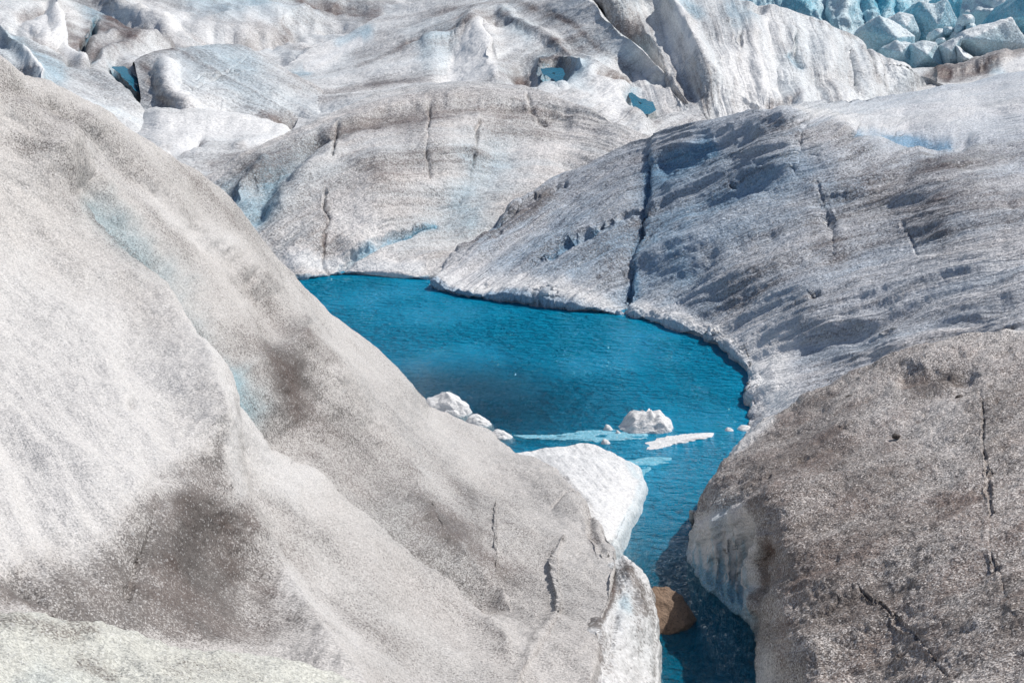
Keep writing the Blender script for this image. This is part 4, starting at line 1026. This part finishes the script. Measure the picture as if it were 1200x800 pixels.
# ------------------------------------------------------------------ seracs of the icefall
def serac(name, outline, ridge, Y, back, seed, label, blue=0.3, group='seracs of the blue icefall'):
    """ice block: outline of its near side, `ridge` = (px, py, how far it stands out)"""
    ol = np.array(outline, float)
    ol = ol.mean(0) + (ol - ol.mean(0)) * 1.14
    n = len(ol)
    front = P(ol[:, 0], ol[:, 1], np.full(n, float(Y)))
    rp = P(np.array([ridge[0]]), np.array([ridge[1]]), np.array([Y - ridge[2]]))[0]
    bk = front + np.array([0.0, back, -0.25 * back])
    bm = bmesh.new()
    fv = [bm.verts.new(Vector(p)) for p in front]; bv = [bm.verts.new(Vector(p)) for p in bk]; r = bm.verts.new(Vector(rp))
    for k in range(n):
        j = (k + 1) % n
        bm.faces.new((fv[k], fv[j], r)); bm.faces.new((fv[j], fv[k], bv[k], bv[j]))
    bm.faces.new(bv[::-1])
    bmesh.ops.recalc_face_normals(bm, faces=bm.faces[:])
    bmesh.ops.bevel(bm, geom=bm.edges[:], offset=0.03, segments=1, affect='EDGES')
    for _ in range(4):
        es = [e for e in bm.edges if e.calc_length() > 0.22]
        if not es: break
        bmesh.ops.subdivide_edges(bm, edges=es, cuts=1)
        bmesh.ops.triangulate(bm, faces=[f for f in bm.faces if len(f.verts) > 4])
    bm.normal_update()
    co = np.array([v.co[:] for v in bm.verts]); no = np.array([v.normal[:] for v in bm.verts])
    co2 = co + no * (0.07 * fbm(co * .7 + seed, 4) + 0.05 * ridged(co * np.array([1.5, 1.5, .3]) + seed, 3))[:, None]
    c = co2.mean(0); c[2] = co2[:, 2].min()
    for v, p in zip(bm.verts, co2 - c): v.co = p
    me = bpy.data.meshes.new(name); bm.to_mesh(me); bm.free(); me.materials.append(M_serac)
    m = len(me.vertices)
    for at, val in (('dirt', np.zeros(m)), ('blue', np.full(m, blue)), ('snow', 0.5 * sm(no[:, 2] + .25 * no[:, 0], .35, .8))):  # snow whitens top and right faces: sunlit sides put into the colour
        a = me.attributes.new(at, 'FLOAT', 'POINT'); a.data.foreach_set('value', np.asarray(val, np.float32))
    a = me.attributes.new('flow', 'FLOAT_VECTOR', 'POINT'); a.data.foreach_set('vector', (co * np.array([1.6, 1.6, .3])).astype(np.float32).ravel())
    for p in me.polygons: p.use_smooth = True
    me.set_sharp_from_angle(angle=R(32))
    o = bpy.data.objects.new(name, me); COL.objects.link(o); o.location = c
    tag(o, label, 'serac', group)
    return o
icefall = patch(
    [[(840, 90), (1000, 90), (1100, 85), (1180, 75), (1290, 70)], [(840, 20), (950, 30), (1050, 30), (1120, 30), (1290, 25)], [(840, -60), (950, -60), (1050, -60), (1120, -60), (1290, -60)]],
    [(840, 90, 112), (1000, 90, 112), (1290, 70, 114), (840, 20, 116), (950, 20, 117), (1050, 30, 116), (1115, 15, 120), (1160, 15, 116), (1290, 25, 117), (840, -60, 128), (1050, -60, 124), (1290, -60, 126)], 1.3,
    [('ridge', [(900, -10), (960, 30), (985, 45)], 10, .9), ('ridge', [(975, -10), (968, 20), (975, 40)], 4, -.7), ('ridge', [(985, -20), (990, 30)], 9, .8), ('ridge', [(1115, -20), (1113, 25)], 4, -1.2), ('ridge', [(1010, 0), (1014, 22)], 4, -.5), ('ridge', [(1030, -10), (1034, 16)], 4, -.6), ('ridge', [(1050, -10), (1052, 12)], 3, -.6), ('ridge', [(1150, 5), (1170, 12)], 5, -.6), ('ridge', [(1140, 20), (1180, 18)], 5, .4)],
    [('blue_area', [(860, -60), (1130, -60), (1125, 30), (1000, 60), (860, 60)], 15, .22), ('blue', [(905, 0), (950, 20)], 14, .25), ('blue', [(1115, -20), (1113, 25)], 5, .7), ('blue', [(1020, -5), (1060, 5)], 14, .35), ('dirt', [(1150, 5), (1170, 12)], 5, .4), ('snow', [(1140, 0), (1180, 10)], 18, .2), ('snow', [(985, 10), (990, 35)], 8, .2)],
    lin_flow(0.12, 1), {'top': ('over', 10, .02, 10)}, noise=((0.2, .5), (0.7, .2), (2, .06), (5, .02)), streak=((0.10, 1.0, .25), (0.3, 3, .08)))
build('icefall', [icefall], M_serac)
S = 'serac'
serac(S, [(1013, 37), (1020, 29), (1031, 22), (1044, 27), (1068, 43), (1066, 58), (1045, 70), (1022, 61)], (1050, 45, 1.6), 108, 4, 1, 'broad pale serac block with a dark blue left face, leftmost large block of the icefall', .35)
serac(S, [(1042, 24), (1055, 17), (1068, 20), (1076, 40), (1070, 60), (1050, 50)], (1062, 32, 1.0), 112, 4, 2, 'rounded bluish serac peeking over the broad leftmost block')
serac(S, [(1073, 12), (1080, 4), (1095, 7), (1108, 1), (1113, 12), (1121, 30), (1104, 52), (1072, 56)], (1100, 30, 1.2), 113, 5, 3, 'tall streaked blue serac wall with a notched top edge', .55)
serac(S, [(1036, 58), (1050, 50), (1066, 52), (1070, 78), (1040, 78)], (1056, 62, .8), 106, 4, 4, 'small block wedged below the broad leftmost serac', .25)
serac(S, [(1070, 54), (1082, 51), (1096, 52), (1103, 66), (1111, 84), (1070, 84)], (1086, 64, 1.2), 105.5, 4, 5, 'square blue grey serac under the tall streaked wall', .35)
serac(S, [(1104, 54), (1118, 48), (1126, 46), (1122, 60), (1130, 78), (1112, 84)], (1114, 60, .9), 105, 4, 6, 'narrow curved ice fin with a dirty brown cap', .1)
serac(S, [(1120, 53), (1128, 60), (1140, 68), (1150, 76), (1126, 80)], (1130, 68, .7), 104.5, 3, 7, 'low white wedge of ice at the foot of the big right serac', .0)
serac(S, [(1121, 50), (1132, 39), (1150, 33), (1182, 25), (1192, 38), (1200, 52), (1165, 78), (1150, 76)], (1138, 45, 1.8), 106.5, 6, 8, 'largest white serac slab with a deep blue left edge, right of the narrow fin', .05)
serac(S, [(1177, 24), (1186, 10), (1200, -6), (1230, -6), (1230, 45), (1205, 50), (1192, 36)], (1206, 20, 1.4), 109, 6, 9, 'dark turquoise serac at the right border above the white slab', .7)
serac(S, [(1106, -6), (1116, -10), (1126, -6), (1124, 16), (1118, 28), (1111, 12)], (1117, 5, .5), 114, 4, 10, 'thin turquoise ice blade beside the tall streaked wall, touching the top border', .7)
small = [(1100, 40, 12, 'rounded chunk at the right foot of the tall streaked wall'), (1112, 36, 10, 'small chunk right of the rounded one in the rubble pocket'), (1120, 42, 9, 'lowest chunk in the rubble pocket, above the narrow fin'), (1126, 34, 11, 'pale chunk in the middle of the rubble pocket'), (1134, 24, 14, 'flat blue slab lying on top of the rubble pocket'), (1138, 32, 9, 'small chunk at the right end of the rubble pocket'), (1104, 48, 8, 'tiny chunk just above the dirty brown cap')]
for k, (x, y, w, lab) in enumerate(small):
    serac('ice_block', [(x - w * .5, y + 1), (x - w * .3, y - w * .38), (x + w * .25, y - w * .42), (x + w * .5, y - w * .1), (x + w * .42, y + w * .4), (x - w * .4, y + w * .42)], (x + 1, y - 1, .5), 108.5 - .3 * k, 1.5, 20 + k, lab, .4 if k % 2 else .2, 'small ice blocks between the seracs')['category'] = 'ice block'

# ------------------------------------------------------------------ small stones lying on the ice
def stone(px, py, r, tps, seed, label):
    Y = tps(np.array([float(px)]), np.array([float(py)]))[0]
    c = P(np.array([float(px)]), np.array([float(py)]), np.array([Y]))[0]
    bm = bmesh.new(); bmesh.ops.create_icosphere(bm, subdivisions=3, radius=r)
    co = np.array([v.co[:] for v in bm.verts])
    co = co * np.array([1.2, .9, .7]) * (1 + .35 * fbm(co / r * .9 + seed, 3))[:, None]
    for v, p in zip(bm.verts, co): v.co = p
    me = bpy.data.meshes.new('stone'); bm.to_mesh(me); bm.free(); me.materials.append(M_pebble)
    o = bpy.data.objects.new('stone', me); COL.objects.link(o); o.location = Vector(c)
    tag(o, label, 'stone', 'small dark stones on the ice')
stone(997, 466, .07, right_bank[3], 1, 'small dark stone near the back edge of the brown right bank')
stone(1050, 511, .065, right_bank[3], 2, 'small dark stone in the pale middle of the brown right bank')
stone(1124, 465, .06, right_bank[3], 3, 'dark pebble beside the dark hollow on the right bank')
stone(1187, 475, .05, right_bank[3], 4, 'dark pebble right of the long crack on the right bank')
stone(367, 398, .035, left_bank[3], 5, 'single black pebble on the pale left slope above the water')

# ------------------------------------------------------------------ light
SUN_AZ = (0.80, 0.46)      # towards the sun, on the ground: right and a little beyond the pond
SUN_EL = R(50)
h = Vector((SUN_AZ[0], SUN_AZ[1], 0)).normalized()
to_sun = Vector((h.x * math.cos(SUN_EL), h.y * math.cos(SUN_EL), math.sin(SUN_EL)))
sd = bpy.data.lights.new('sun', 'SUN'); sd.energy = 4.3; sd.angle = R(0.5); sd.color = (1.0, 0.945, 0.88)
so = bpy.data.objects.new('sun', sd); COL.objects.link(so); so.rotation_euler = to_sun.to_track_quat('Z', 'Y').to_euler()
w = bpy.data.worlds.new('World'); scene.world = w; w.use_nodes = True
nt = w.node_tree; nt.nodes.clear()
sky = nt.nodes.new('ShaderNodeTexSky'); sky.sky_type = 'NISHITA'; sky.sun_disc = False
sky.sun_elevation = SUN_EL; sky.sun_rotation = math.atan2(h.x, h.y)
bg = nt.nodes.new('ShaderNodeBackground'); bg.inputs[1].default_value = 0.080
wo = nt.nodes.new('ShaderNodeOutputWorld')
nt.links.new(sky.outputs[0], bg.inputs[0]); nt.links.new(bg.outputs[0], wo.inputs[0])

vs = scene.view_settings
vs.view_transform = 'Standard'; vs.look = 'None'; vs.gamma = 1; vs.exposure = 0.0
vs.use_curve_mapping = False
scene.cycles.max_bounces = 8
scene.cycles.transparent_max_bounces = 12
scene.cycles.sample_clamp_indirect = 8
